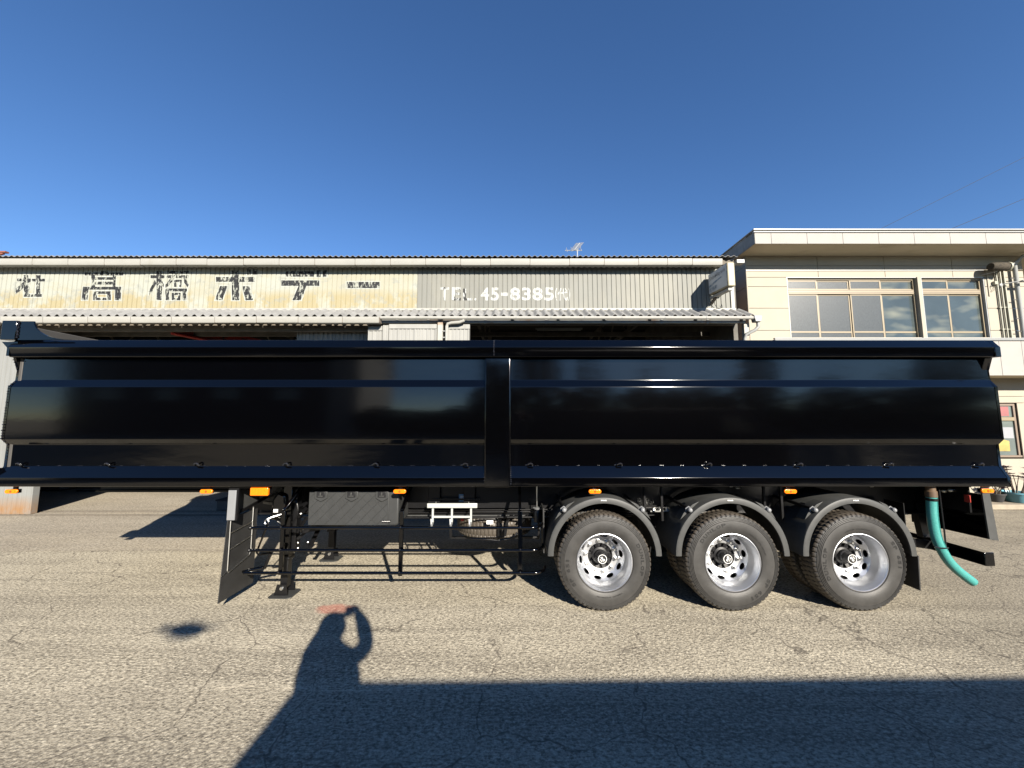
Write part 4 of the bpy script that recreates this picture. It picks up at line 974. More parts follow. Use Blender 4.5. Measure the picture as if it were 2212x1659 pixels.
flat_text('DAKEN', lambda a_, b_: Vector((p0.x+.004+(p1.x-p0.x-.008)*a_, 4.4505, p0.z+.012+(p1.z-p0.z-.022)*b_)), .03).build('maker_lettering', 'white_ink', tbx)
# front mud flap with wire frame, silver strip and bracket
xfz = -3.09
MB().prism([(4.25, .10), (4.80, .10), (4.80, .96), (4.31, .96)][::-1], 0, 'x', xfz-.006, xfz+.002).build('mud_flap', 'flap_rubber', tr_)
c0, c1 = at(492.3, 1059, 4.30), at(509, 1123.7, 4.30)
MB().box(xfz-.004, xfz+.082, 4.292, 4.305, c1.z, c0.z).build('silver_strip', 'silver_plate', tr_, bevel=.003)
MB().box(xfz-.01, xfz+.098, 4.306, 4.330, c1.z-.005, c0.z+.02).build('strip_frame', CP, tr_)
MB().prism([(4.34, .985), (4.80, 1.06), (4.80, 1.13), (4.52, 1.235), (4.34, 1.235)][::-1], 0, 'x', xfz+.01, xfz+.016).build('flap_bracket', 'plastic_grey', tr_)
MB().bar((xfz+.02, 4.32, .972), (xfz+.02, 5.1, 1.10), .03).build('flap_arm', CP, tr_)
wf = MB(); xw = xfz+.014
def wz(x, y, yref): return at(438.9+.1736*x, 1020.4+.1736*y, yref)
for y, (za, zb2) in ((4.335, (.97, .375)), (4.70, (1.03, .46))): wf.tube([(xw, y, za), (xw, y, zb2+.03)], .0065, 6)
for za, zc_ in ((.795, .83), (.62, .67)): wf.tube([(xw, 4.335, za), (xw, 4.70, zc_)], .006, 6)
wf.tube([(xw, 4.335, .405), (xw, 4.35, .378), (xw, 4.68, .455), (xw, 4.70, .49)], .0065, 6)
wf.tube([(xw, 4.25, .375), (xw, 4.33, .395)], .004, 5)
wf.build('wire_frame', 'steel_nut', tr_)
# landing gear
def leg(y, near):
    xl_, xr2 = -2.705, -2.60
    o_ = MB().box(xl_, xr2, y-.055, y+.055, .42, 1.26).build('landing_leg', BP if near else CP, tr_, bevel=.008)
    MB().box(xl_+.012, xr2-.012, y-.043, y+.043, .09, .42).build('inner_leg', CP, o_, bevel=.004)
    MB().box(xl_-.006, xr2+.006, y-.062, y+.062, .40, .43).build('leg_collar', CP, o_, bevel=.004)
    mb = MB(); mb.prism([(xl_-.035, .018), (xr2+.02, .018), (xr2-.002, .135), (xl_-.005, .135)], 0, 'y', y-.075, y-.067)
    mb.build('foot_bracket', CP, o_); mb = MB(); mb.prism([(xl_-.035, .018), (xr2+.02, .018), (xr2-.002, .135), (xl_-.005, .135)], 0, 'y', y+.067, y+.075)
    mb.build('foot_bracket', CP, o_)
    MB().lathe([(.002, y-.088), (.018, y-.088), (.022, y-.082), (.022, y-.074)], ((xl_+xr2)/2, 0, .095), 12).build('foot_bolt', 'steel_nut', o_)
    MB().prism([(-2.79, y-.10), (-2.75, y-.13), (-2.56, y-.13), (-2.52, y-.10), (-2.52, y+.10), (-2.56, y+.13), (-2.75, y+.13), (-2.79, y+.10)], 0, 'z', .002, .012).build('foot_plate', 'plastic_grey', o_)
leg(4.715, True); leg(5.88, False)
MB().tube([(-2.65, 4.77, .92), (-2.65, 5.83, .92)], .022, 8).build('gear_shaft', CP, tr_)
MB().bar((-2.58, 4.75, 1.2), (-2.58, 4.75, .5), .05, .10).build('leg_side_plate', CP, tr_, bevel=.004)
for y in (4.74, 5.86): MB().bar((-2.55, y, .62), (-1.95, y+.1, 1.15), .045, .03).build('leg_brace', CP, tr_)
MB().bar((-2.45, 4.85, .80), (-1.85, 5.1, .92), .06, .02).build('leg_brace', 'plastic_grey', tr_)
MB().bar((-2.45, 4.95, .72), (-1.75, 5.2, .88), .05, .02).build('leg_brace', 'plastic_grey', tr_)
MB().bar((-2.55, 4.8, .70), (-2.10, 5.3, .68), .10, .05).build('leg_cross_plate', CP, tr_, bevel=.005)
for p in ((1180, 875), (1305, 868), (1180, 940), (1215, 515)):
    c = q2(*p, 4.72); MB().ball(c, .014, 8, 6).build('bolt', 'steel_nut', tr_)
# crank handle
a_ = q2(800, 620, 4.46)
MB().tube([q2(805, 640, 4.46), q2(690, 930, 4.44), q2(665, 1000, 4.44), q2(690, 1025, 4.45), q2(840, 1000, 4.50)], .011, 8).build('crank_handle', BP, tr_)
MB().tube([q2(840, 1005, 4.5), q2(765, 1190, 4.52)], .018, 8).build('crank_grip', CP, tr_)
# gearbox, hook and cable
mb = MB(); c = q2(955, 440, 4.66); mb.prism([(c.x-.09+.02*0, c.z-.13), (c.x+.06, c.z-.15), (c.x+.10, c.z+.02), (c.x+.08, c.z+.16), (c.x-.02, c.z+.19), (c.x-.08, c.z+.10)], 0, 'y', 4.62, 4.74)
gb = mb.build('gear_box', BP, tr_, bevel=.03, segs=3)
c = q2(897, 480, 4.6); MB().box(c.x-.025, c.x+.025, 4.606, 4.612, c.z-.018, c.z+.018).build('white_sticker', 'white_label', gb)
for k in range(3): MB().box(c.x-.018, c.x+.018, 4.603, 4.6055, c.z-.012+k*.010, c.z-.009+k*.010).build('sticker_line', 'ink', gb)
MB().tube([q2(790, 590, 4.5), q2(850, 560, 4.52), q2(920, 540, 4.55), q2(980, 520, 4.58)], [.014, .011, .014, .011], 8).build('chrome_hook', 'steel_nut', tr_)
mb = MB(); c = q2(798, 612, 4.5); mb.tube([(c.x+.022*math.cos(t*.6), 4.49, c.z+.026*math.sin(t*.6)) for t in range(11)], .006, 6); mb.build('hook_ring', 'steel_nut', tr_)
mb = MB(); c = q2(1040, 470, 4.7)
for j in range(3):
    mb.tube([(c.x+(.14-j*.014)*math.cos(t*.4), 4.69+.02*j, c.z+(.17-j*.02)*math.sin(t*.4)) for t in range(17)], .010, 6)
mb.build('coiled_hose', CP, tr_)
for (p, q) in (((820, 300), (1000, 200)), ((760, 370), (880, 390)), ((1290, 380), (1180, 420)), ((1285, 440), (1170, 560)), ((1290, 560), (1160, 760)), ((1240, 600), (1130, 860))):
    MB().bar(q2(*p, 4.82), q2(*q, 4.72), .03).build('stay_bar', CP, tr_)
MB().bar(q2(1430, 720, 4.95), q2(1330, 920, 4.80), .05, .02).build('stay_bar', CP, tr_)
# white chock rack
yr = 4.70; r0, r1 = q3(778, 338, yr), q3(1325, 390, yr)
rk = MB().box(r0.x, r1.x, yr, yr+.018, r1.z, r0.z).build('chock_rack', 'white_paint', tr_, bevel=.006)
for x in (842, 1050, 1258):
    a_, c = q3(x, 392, yr), q3(x, 545, yr); MB().box(a_.x-.011, a_.x+.011, yr-.001, yr+.018, c.z, a_.z-.001).build('rack_bar', 'white_paint', rk)
    c2 = q3(x-14, 585, yr-.12); MB().bar(c, c2, .02, .012).build('rack_foot', 'silver_plate', rk)
    MB().bar(q3(x-22, 508, yr-.05), q3(x-18, 580, yr-.08), .014).build('rack_foot', 'silver_plate', rk)
a_, c = q3(850, 475, yr), q3(1250, 496, yr); MB().box(a_.x, c.x, yr+.003, yr+.014, c.z, a_.z).build('rack_bar', 'white_paint', rk)
for x in (875, 1232): c = q3(x, 333, yr); MB().ball((c.x, yr+.01, c.z+.004), .009, 6, 5).build('bolt', 'steel_nut', rk)

# wheels ------------------------------------------------------------
def tyre_profile(): return [(.298, .030), (.312, .014), (.335, .006), (.36, .001), (.395, .000), (.425, .003), (.434, .004), (.437, .011), (.441, .011), (.444, .005), (.447, .006), (.450, .013), (.454, .013),
        (.457, .008), (.460, .009), (.463, .016), (.467, .016), (.470, .011), (.473, .012), (.476, .019), (.480, .020), (.484, .016), (.492, .021)]
RT = .508
def tyre_mesh(name, xc, yf, zc_, parent, ang=0):
    mb = MB(); prof = tyre_profile(); W = .275; n = 240
    half = [(.500, .030), (.505, .044), (.5065, .060), (.507, .085), (.507, .095), (.508, .125)]
    full = prof+half; m_ = len(full); tot = full+[(r, W-t) for r, t in reversed(full)]
    M = len(tot); vs = []
    for k in range(n):
        a0 = 2*math.pi*k/n; ph = k % 4
        for j, (r, t) in enumerate(tot):
            jj = j if j < m_ else M-1-j; a_ = a0
            if jj >= 21:
                g = jj-21
                if ph == 0 and g < 4: r -= .012
                elif ph == 1 and g < 2 and (k//4) % 2: r -= .004
                if g == 4: r -= .011
                if g >= 5 and ph == (1 if j < m_ else 2): r -= .009
                if g == 6: a_ += .018 if ph == 1 else 0
            vs.append((xc+r*math.cos(a_), yf+t, zc_+r*math.sin(a_)))
    fs = [(k*M+j, k*M+j+1, ((k+1) % n)*M+j+1, ((k+1) % n)*M+j) for k in range(n) for j in range(M-1)]
    mb.add(vs, fs); return mb.build(name, 'rubber', parent, origin=(xc, yf, zc_), angle=28)
def rim_mesh(xc, yf, zc_):
    mb = MB()
    mb.lathe([(.300, .050), (.302, .022), (.300, .014), (.294, .012), (.289, .017), (.286, .030), (.279, .046), (.268, .066), (.262, .095), (.258, .140), (.2545, .172)], (xc, yf, zc_), 80)
    # disc with ten hand holes
    r1, y1, r0, y0 = .2545, .172, .199, .222
    for s_ in range(10):
        ac = R(36*s_+8); pts = []
        for k in range(16):
            t = 2*math.pi*k/16; ct, st = math.cos(t), math.sin(t); mx = max(abs(ct), abs(st))
            for (a_, b_) in ((ct/mx, st/mx), (ct*.58, st*.62)):
                an_ = ac+a_*R(18); f = .5+b_*.5; f = min(1, max(0, f)); r = r0+(r1-r0)*f; y = y0+(y1-y0)*f**1.2
                pts.append((xc+r*math.cos(an_), yf+y, zc_+r*math.sin(an_)))
            an_ = ac+ct*.565*R(18); f = .5+st*.31*.5*1.0; f = .5+.5*(st*.60); r = r0+(r1-r0)*f; y = y0+(y1-y0)*f**1.2
            pts.append((xc+r*math.cos(an_), yf+y+.008, zc_+r*math.sin(an_)))
        fs = []
        for k in range(16):
            k2 = (k+1) % 16; fs += [(3*k, 3*k+1, 3*k2+1, 3*k2), (3*k+1, 3*k+2, 3*k2+2, 3*k2+1)]
        mb.add(pts, fs)
    mb.lathe([(.199, .222), (.196, .226), (.150, .226), (.138, .228), (.136, .26)], (xc, yf, zc_), 60)
    return mb.build('wheel', 'alloy', tr_, origin=(xc, yf, zc_), angle=40)
def arc_text(s, xc, y, zc_, rmid, hgt, a_mid, span, off=.02):
    """text running clockwise round the wheel centre, feet towards the hub"""
    mb = MB(); n_ = len(s)
    for i, ch in enumerate(s):
        if ch == ' ': continue
        T, asp = text_tris(ch, off); am = a_mid+span*(.5-(i+.5)/n_); wd = span/n_*rmid*.78*(.45 if ch in '1I' else 1)
        for t in T:
            pts = []
            for p in t:
                r = rmid+(p[1]-.5)*hgt; an_ = am-(p[0]-.5)*wd/rmid; pts.append((xc+r*math.cos(an_), y, zc_+r*math.sin(an_)))
            mb.add(pts, [(0, 1, 2)])
    return mb
YW0 = 4.268; ZW = .506
wxs = [.992, 2.367, 3.733]
def full_wheel(xc, ang):
    rim = rim_mesh(xc, YW0+.004, ZW)
    tyre_mesh('tyre', xc, YW0, ZW, rim)
    MB().lathe([(.285, .15), (.285, .30), (.262, .36), (.25, .56)], (xc, YW0, ZW), 40).build('rim_barrel', 'hub_black', rim)
    for k in range(10):
        a_ = R(36*k+26); cx_, cz_ = xc+.1675*math.cos(a_), ZW+.1675*math.sin(a_)
        mb = MB(); mb.lathe([(.002, .186), (.011, .186), (.013, .190), (.014, .205)], (cx_, YW0, cz_), 6); mb.lathe([(.0145, .205), (.0165, .206), (.0165, .212), (.021, .214), (.021, .229)], (cx_, YW0, cz_), 12)
        mb.build('wheel_nut', 'steel_nut', rim, angle=30)
    mb = MB(); mb.lathe([(.134, .30), (.134, .262), (.094, .262), (.090, .240), (.070, .230), (.067, .200), (.058, .19), (.055, .145), (.050, .125), (.047, .122)], (xc, YW0, ZW), 40)
    for k in range(10):
        a_ = R(36*k); ca, sa = math.cos(a_), math.sin(a_)
        q = [(.094, .238), (.134, .226), (.134, .263), (.094, .263)]
        w2 = .0175
        vs = [(xc+r*ca-s_*w2*sa, YW0+y, ZW+r*sa+s_*w2*ca) for s_ in (-1, 1) for r, y in q]
        mb.add(vs, [(0, 1, 2, 3), (7, 6, 5, 4), (0, 4, 5, 1), (1, 5, 6, 2), (2, 6, 7, 3), (3, 7, 4, 0)])
    mb.build('hub', 'hub_black', rim)
    MB().lathe([(.0005, .1195), (.050, .1195), (.053, .123)], (xc, YW0, ZW), 30).build('hub_cap', 'hub_black', rim)
    em = MB(); em.lathe([(.043, .1180), (.048, .1180)], (xc, YW0, ZW), 30)
    T, _ = text_tris('BPW', .03)
    for s_, w_, h_, off_ in (('BPW', .055, .024, -.004), ('ECO', .034, .012, .022)):
        T, _ = text_tris(s_, .03)
        for t in T:
            pts = []
            for p in t:
                lx, lz = (p[0]-.5)*w_, (p[1]-.5)*h_+off_; ca, sa = math.cos(ang+2.2), math.sin(ang+2.2)
                pts.append((xc+lx*ca-lz*sa, YW0+.1178, ZW+lx*sa+lz*ca))
            em.add(pts, [(0, 1, 2)])
    em.build('hub_emblem', 'white_ink', rim)
    m1 = arc_text('DUNLOP', xc, YW0-.0012, ZW, .400, .036, ang, R(50), .035)
    m1.build('tyre_lettering', 'tyre_letter', rim)
    m1 = arc_text('SP 651', xc, YW0-.0012, ZW, .400, .036, ang-R(170), R(44), .035)
    m1.build('tyre_lettering', 'tyre_letter', rim)
    mb = MB()
    for k in range(10): mb.v and None
    m1 = arc_text('TUBELESS 275/80R22.5', xc, YW0-.0006, ZW, .352, .011, ang-R(88), R(46), .02)
    m1.build('tyre_lettering', 'tyre_letter', rim)
    return rim
for xc, ang in zip(wxs, (R(5), R(124), R(182))): full_wheel(xc, ang)
inner = tyre_mesh('inner_tyre', wxs[0], YW0+.325, ZW, tr_)
for k in (1, 2): dup(inner, tr_, (wxs[k]-wxs[0], 0, 0))
yfar = 2*YM-YW0-.60
for k in range(3):
    dup(inner, tr_, (wxs[k]-wxs[0], yfar-YW0-.325, 0)); dup(inner, tr_, (wxs[k]-wxs[0], yfar-YW0+.0, 0))
    x = wxs[k]
    MB().tube([(x, 4.5, ZW), (x, 6.5, ZW)], .065, 12).build('axle', CP, tr_)
    MB().lathe([(.24, 6.15), (.27, 6.16), (.27, 6.38), (.1, 6.4)], (x, 0, ZW), 24).build('far_wheel_hub', 'hub_black', tr_)
    for y in (5.0, 6.0):
        MB().bar((x-.52, y, .78), (x, y, .60), .08, .05).build('leaf_spring', CP, tr_); MB().bar((x, y, .60), (x+.52, y, .78), .08, .05).build('leaf_spring', CP, tr_)
        MB().box(x-.60, x-.50, y-.05, y+.05, .70, .87).build('spring_hanger', CP, tr_)
    MB().lathe([(.01, .0), (.075, .01), (.085, .06), (.085, .12), (.06, .15), (.01, .15)], (x+.25, 5.15, .80), 16, axis='x').build('brake_chamber', CP, tr_)
    MB().tube([(x+.05, 4.95, 1.2), (x+.1, 4.8, 1.05), (x+.3, 4.85, .9)], .012, 6).build('air_line', CP, tr_)
# fenders
def fender(xc):
    zc_ = .57; mb = MB(); n = 36; Ro, Ri = .617, .548
    sec = [(Ri, 4.300), (Ri+.004, 4.287), (Ro-.022, 4.283), (Ro-.006, 4.290), (Ro, 4.305), (Ro, 4.90), (Ro-.008, 4.90), (Ro-.010, 4.315), (Ri+.01, 4.302)]
    vs = []; M = len(sec)
    for k in range(n+1):
        a_ = math.pi*k/n
        for r, y in sec: vs.append((xc+r*math.cos(a_), y, zc_+r*math.sin(a_)))
    fs = [(k*M+j, k*M+(j+1) % M, (k+1)*M+(j+1) % M, (k+1)*M+j) for k in range(n) for j in range(M)]+[tuple(range(M)), tuple(n*M+j for j in range(M-1, -1, -1))]
    mb.add(vs, fs); f = mb.build('fender', 'plastic_grey', tr_, origin=(xc, 4.6, zc_), angle=30)
    flat_text('PARLOK', lambda a_, b_: Vector((xc+(a_-.5)*.062, 4.2815, zc_+.578+b_*.013)), .03).build('fender_lettering', 'white_ink', f)
    for sx in (-1, 1):
        a_ = math.pi/2-sx*R(42); x = xc+.64*math.cos(a_); z = zc_+.64*math.sin(a_)
        MB().tube([(x, 4.33, z), (x, 4.99, z+.03)], .019, 10).build('fender_tube', CP, f)
        MB().tube([(x, 4.318, z), (x, 4.345, z)], .024, 10).build('tube_collar', 'silver_plate', f)
        MB().ball((x, 4.312, z), .026, 10, 8).build('tube_cap', 'silver_plate', f)
        MB().tube([(x-.035*sx, 4.35, z-.035), (x-.03*sx, 4.35, z+.01), (x, 4.35, z+.032), (x+.03*sx, 4.35, z+.01), (x+.03*sx, 4.35, z-.03)], .006, 6).build('tube_clamp', 'silver_plate', f)
        # saddle plate under the tube
        ca, sa = math.cos(a_), math.sin(a_); t1 = Vector((-sa, 0, ca)); nn = Vector((ca, 0, sa)); c_ = Vector((xc, 4.345, zc_))+nn*.622
        mb = MB(); mb.add([c_+t1*.15, c_-t1*.15, c_-t1*.07+nn*.028, c_+t1*.07+nn*.028]+[p+Vector((0, .14, 0)) for p in (c_+t1*.15, c_-t1*.15, c_-t1*.07+nn*.028, c_+t1*.07+nn*.028)],
                          [(0, 1, 2, 3), (7, 6, 5, 4), (0, 4, 5, 1), (1, 5, 6, 2), (2, 6, 7, 3), (3, 7, 4, 0)])
        mb.build('saddle_plate', 'plastic_grey', f, bevel=.004)
    return f
f0 = fender(wxs[0]+.005)
for k in (1, 2): dup(f0, tr_, (wxs[k]-wxs[0], 0, 0))
for k in (0, 1):
    x = wxs[k]+.617; MB().prism([(4.62, .575), (4.90, .575), (4.90, .30), (4.72, .30)], 0, 'x', x-.004, x+.004).build('mud_flap', 'flap_rubber', tr_)
x = wxs[2]+.617
MB().prism([(4.285, .575), (4.90, .575), (4.90, .213), (4.30, .213)], 0, 'x', x+.0, x+.012).build('mud_flap', 'flap_rubber', tr_)
MB().box(.36, .375, 4.60, 4.93, .50, 1.0).build('mud_flap', 'flap_rubber', tr_)
# chassis clutter over the wheels
for x in (1.55, 1.75, 2.95, 3.15): MB().box(x-.012, x+.012, 4.60, 4.63, .86, 1.30).build('stay_plate', CP, tr_)
MB().box(1.66, 1.95, 4.74, 4.86, .93, .945).build('valve_plate', 'steel_nut', tr_)
for x in (1.72, 1.80, 1.88): MB().lathe([(.01, .945), (.022, .945), (.022, .975), (.01, .98)], (x, 4.80, 0), 10, axis='z').build('valve', 'steel_nut', tr_)
for x, z in ((.62, .62), (2.62, 1.24), (2.70, 1.22), (4.30, 1.24)): MB().ball((x, 4.7, z), .02, 8, 6, (1.6, 1, .7)).build('air_fitting', 'steel_nut', tr_)
c = q3(1985, 470, 4.8)
MB().lathe([(.01, -.08), (.05, -.07), (.055, .05), (.04, .08), (.01, .08)], c, 14, axis='z').build('air_valve', CP, tr_)
MB().lathe([(.01, .08), (.055, .08), (.06, .092), (.01, .095)], c, 14, axis='z').build('valve_top', 'silver_plate', tr_)
MB().tube([(c.x-.01, 4.8, c.z+.09), (c.x-.01, 4.8, 1.29)], .008, 6).build('valve_rod', 'steel_nut', tr_)
MB().tube([c+Vector((.02, -.02, -.1)), c+Vector((.03, -.03, -.15))], .02, 8).build('valve_port', 'steel_nut', tr_)
c = q3(1465, 535, 4.9)
MB().box(c.x-.04, c.x+.04, 4.86, 4.868, c.z-.022, c.z+.022).build('white_sticker', 'white_label', tr_)
for k in range(2): MB().box(c.x-.03, c.x+.03-.01*k, 4.857, 4.8595, c.z-.010+k*.014, c.z-.006+k*.014).build('sticker_line', 'ink', tr_)
c = q3(1165, 505, 4.95); MB().lathe([(.002, -.03), (.022, -.025), (.022, .01), (.01, .03)], c, 12, axis='z').build('red_cap', 'red_paint', tr_)
MB().lathe([(.01, .012), (.032, .012), (.034, .026), (.01, .028)], c, 12, axis='z').build('cap_plate', 'silver_plate', tr_)
MB().box(-1.9, .45, 4.93, 4.98, .835, .856).build('pipe_tray', 'plastic_grey', tr_)
for k in range(7):
    x = -.15+k*.09; MB().bar((x, 4.88, .78+.03*(k % 3)), (x+.08, 4.95, .86), .025).build('linkage', CP, tr_)
# spare wheel lying in its carrier
sp = tyre_mesh('spare_tyre', 0, 0, 0, tr_); sp.rotation_euler = (R(90), 0, 0)
sp.location = Vector((-.24, 5.46, .525))-WP[tr_.name]+Vector((0, 0, .0)); sp.rotation_euler = (R(-90), 0, R(8)); sp.location.z = .80
MB().lathe([(.285, .56), (.27, .70), (.10, .72), (.09, .80)], (-.24, 5.46, 0), 40, axis='z').build('spare_rim', 'alloy', tr_)
for y in (5.2, 5.7): MB().box(-.8, .35, y-.02, y+.02, .485, .515).build('spare_carrier', CP, tr_, bevel=.003)
MB().tube([q3(1560, 470, 4.92), q3(1555, 740, 4.92), q3(1400, 725, 4.92), q3(1250, 716, 4.93)], .014, 8).build('spare_carrier', CP, tr_)
MB().tube([q3(1560, 740, 4.92), q3(1680, 720, 4.93), q3(1740, 690, 4.94), q3(1760, 655, 4.95)], .014, 8).build('spare_carrier', CP, tr_)
MB().bar(q3(1665, 470, 4.93), q3(1625, 690, 4.93), .035).build('spare_carrier', CP, tr_)
MB().bar((-.8, 5.2, .5), (-.8, 5.2, .9), .03).build('spare_carrier', CP, tr_); MB().bar((.35, 5.2, .5), (.35, 5.2, .9), .03).build('spare_carrier', CP, tr_)
# rear end
MB().box(5.156, 5.262, 4.36, 6.65, .440, .584).build('underrun_bar', BP, tr_, bevel=.006)
for y in (4.98, 6.02): MB().bar((5.10, y, 1.0), (5.16, y, .58), .10, .08).build('underrun_bracket', CP, tr_)
MB().prism([(4.335, .72), (5.2, .70), (5.2, 1.20), (4.335, 1.20)][::-1], 0, 'x', 5.245, 5.253).build('rear_side_plate', BP, tr_)
MB().box(5.245, 5.262, 4.345, 5.2, .915, .945).build('plate_fold', CP, tr_)
c0, c1 = q6(1580, 430, 4.32), q6(1680, 870, 4.32)
MB().prism([(5.155, 1.285), (5.235, 1.285), (5.275, .722), (5.18, .735)], 0, 'y', 4.316, 4.332).build('rear_edge_strip', 'plastic_grey', tr_)
MB().prism([(4.4, 1.0), (6.5, 1.0), (6.5, 1.29), (4.4, 1.29)], 0, 'x', 5.10, 5.12).build('rear_crossmember', CP, tr_)
for y, z in ((4.55, 1.22), (4.62, 1.20)): MB().ball((5.08, y, z), .03, 10, 8, (1.2, 1, .8)).build('rear_fitting', 'steel_nut', tr_)
MB().box(5.09, 5.10, 4.38, 4.44, 1.11, 1.19).build('rear_reflector', 'red_paint', tr_, bevel=.004)
MB().box(4.15, 4.9, 4.9, 4.95, .86, .88).build('rear_tray', 'plastic_grey', tr_)
MB().prism([(4.66, .40), (4.9, .40), (4.9, 1.05), (4.66, 1.05)], 0, 'x', 4.62, 4.63).build('inner_flap', CP, tr_)
MB().bar((4.35, 4.9, .62), (5.15, 4.9, .50), .06, .10).build('rear_stay', CP, tr_)
# drain hose
hp = [q6(*p, Y) for p, Y in (((1030, 455), 4.37), ((1033, 540), 4.37), ((1040, 650), 4.365), ((1058, 770), 4.36), ((1085, 870), 4.35), ((1128, 960), 4.34), ((1190, 1060), 4.33), ((1265, 1140), 4.32), ((1345, 1205), 4.31), ((1425, 1265), 4.30))]
def smooth(P, k=4):
    out = []
    for i in range(len(P)-1):
        a_ = P[max(0, i-1)]; b_ = P[i]; c_ = P[i+1]; d_ = P[min(len(P)-1, i+2)]
        for j in range(k):
            t = j/k; out.append(.5*((2*b_)+(c_-a_)*t+(2*a_-5*b_+4*c_-d_)*t*t+(3*b_-a_-3*c_+d_)*t**3))
    out.append(P[-1]); return out
hs = smooth([Vector(p) for p in hp], 5)
hose = MB().tube(hs, [.046]*(len(hs)-3)+[.045, .044, .043], 20, cap=False).build('drain_hose', 'hose_green', tr_, angle=50)
hose.modifiers.new('s', 'SOLIDIFY').thickness = .004
st = MB(); st.tube([p+Vector((.022, -.043, .004)) for p in hs[:26]], .004, 5); st.build('hose_stripe', 'hose_green', hose)
c = hs[0]; MB().lathe([(.040, -.02), (.052, -.01), (.052, .05), (.043, .06), (.043, .18), (.01, .19)], (c.x, c.y, c.z), 18, axis='z').build('hose_fitting', 'brown_fitting', tr_)
MB().lathe([(.049, -.055), (.052, -.052), (.052, -.028), (.049, -.025)], (c.x, c.y, c.z), 18, axis='z').build('hose_clamp', 'chassis_paint', tr_)
MB().tube([q6(1105, 400, 4.36), q6(1125, 560, 4.35), q6(1150, 760, 4.34), q6(1168, 930, 4.33)], .008, 6).build('hose_strap', CP, tr_)
MB().tube([q6(1058, 928, 4.27), q6(1100, 940, 4.27), q6(1180, 945, 4.28), q6(1190, 942, 4.36), q6(1120, 930, 4.40), q6(1058, 928, 4.34)], .006, 6).build('hose_tie', CP, tr_)

# ------------------------------------------------------------------ behind the camera: what throws the shadows and shows in the paint
mat('van_grey', (.03, .03, .035), rough=.75, spec=.2)
mat('leaf_dark', (.02, .03, .012), rough=.7, var=.4, vs=2); mat('bark', (.08, .06, .045), rough=.9)
mat('house_grey', (.20, .20, .19), rough=.8); mat('house_dark', (.012, .012, .014), rough=.8); mat('wall_pale', (.35, .34, .31), rough=.8)
mat('jacket', (.03, .035, .05), rough=.8); mat('skin', (.5, .32, .24), rough=.5); mat('hair', (.02, .015, .012), rough=.6); mat('caster_grey', (.03, .03, .035), rough=.7)
vn = thing('parked_van', 'dark grey van parked behind the camera whose roof shadow crosses the foreground', 'van', (3.9, -2.6, 0))
mb = MB(); mb.prism([(.36, .35), (7.4, .35), (7.4, 1.35), (6.9, 1.5), (6.5, 2.43), (.50, 2.40), (.36, 2.26)], 0, 'y', -3.5, -1.62)
mb.build('van_body', 'van_grey', vn, bevel=.10, segs=4)
MB().prism([(5.55, 1.50), (6.45, 1.50), (5.95, 2.15), (5.55, 2.15)], 0, 'y', -1.615, -1.605).build('side_window', 'dark_glass', vn)
for x in (1.6, 5.9):
    wv = MB().lathe([(.20, -1.78), (.20, -1.62), (.31, -1.60), (.34, -1.64), (.34, -1.82)], (x, 0, .34), 28).build('wheel', 'rubber', vn)
    MB().lathe([(.01, -1.63), (.19, -1.61), (.21, -1.60)], (x, 0, .34), 24).build('wheel_cover', 'silver_plate', wv)
    wv = MB().lathe([(.34, -3.35), (.34, -3.52), (.2, -3.54), (.01, -3.5)], (x, 0, .34), 28).build('wheel', 'rubber', vn)
MB().box(.42, .52, -3.4, -1.7, .35, .55).build('rear_bumper', 'plastic_grey', vn, bevel=.03)
# photographer on a low step
def skin_fig(name, joints, edges, m_, parent, root=0, sub=1):
    me = bpy.data.meshes.new(name); O = WP[parent.name]
    me.from_pydata([Vector(j[:3])-O for j in joints], edges, []); o_ = bpy.data.objects.new(name, me); COL.objects.link(o_); o_.parent = parent
    WP[o_.name] = O; me.materials.append(MATS[m_])
    sk_ = o_.modifiers.new('skin', 'SKIN'); sk_.use_smooth_shade = True; me.skin_vertices.new() if not me.skin_vertices else None
    for i, j in enumerate(joints): me.skin_vertices[0].data[i].radius = (j[3], j[3]*(j[4] if len(j) > 4 else 1)); me.skin_vertices[0].data[i].use_root = (i == root)
    ss = o_.modifiers.new('sub', 'SUBSURF'); ss.levels = ss.render_levels = sub; return o_
pr_ = thing('person', 'photographer in dark jacket holding a phone up, casting the shadow at the front', 'person', (.10, -.36, 0))
py = -.34
J = [(.10, py, 1.36, .14, .85), (.09, py, 1.55, .145, .8), (.08, py, 1.76, .155, .75), (.09, py, 1.93, .10), (.10, py+.02, 1.99, .055),   # pelvis .. neck
     (.10, py+.02, 2.10, .085),                                                                     # 5 head
     (-.04, py, 1.90, .085), (-.10, py+.03, 1.84, .070), (-.01, py+.10, 2.04, .062), (.16, -.14, 2.16, .045),           # 6-9 left arm
     (.30, py, 1.87, .080), (.42, py+.06, 1.93, .085), (.365, py+.14, 2.08, .078), (.28, -.14, 2.19, .038),              # 10-13 right arm
     (.00, py, 1.28, .10), (-.01, py+.01, .92, .072), (-.02, py-.02, .55, .050), (-.02, py+.12, .53, .042),
     (.20, py, 1.28, .10), (.21, py+.01, .92, .072), (.22, py-.02, .55, .050), (.22, py+.12, .53, .042)]
E_ = [(0, 1), (1, 2), (2, 3), (3, 4), (4, 5), (3, 6), (6, 7), (7, 8), (8, 9), (3, 10), (10, 11), (11, 12), (12, 13), (0, 14), (14, 15), (15, 16), (16, 17), (0, 18), (18, 19), (19, 20), (20, 21)]
skin_fig('body', J, E_, 'jacket', pr_)
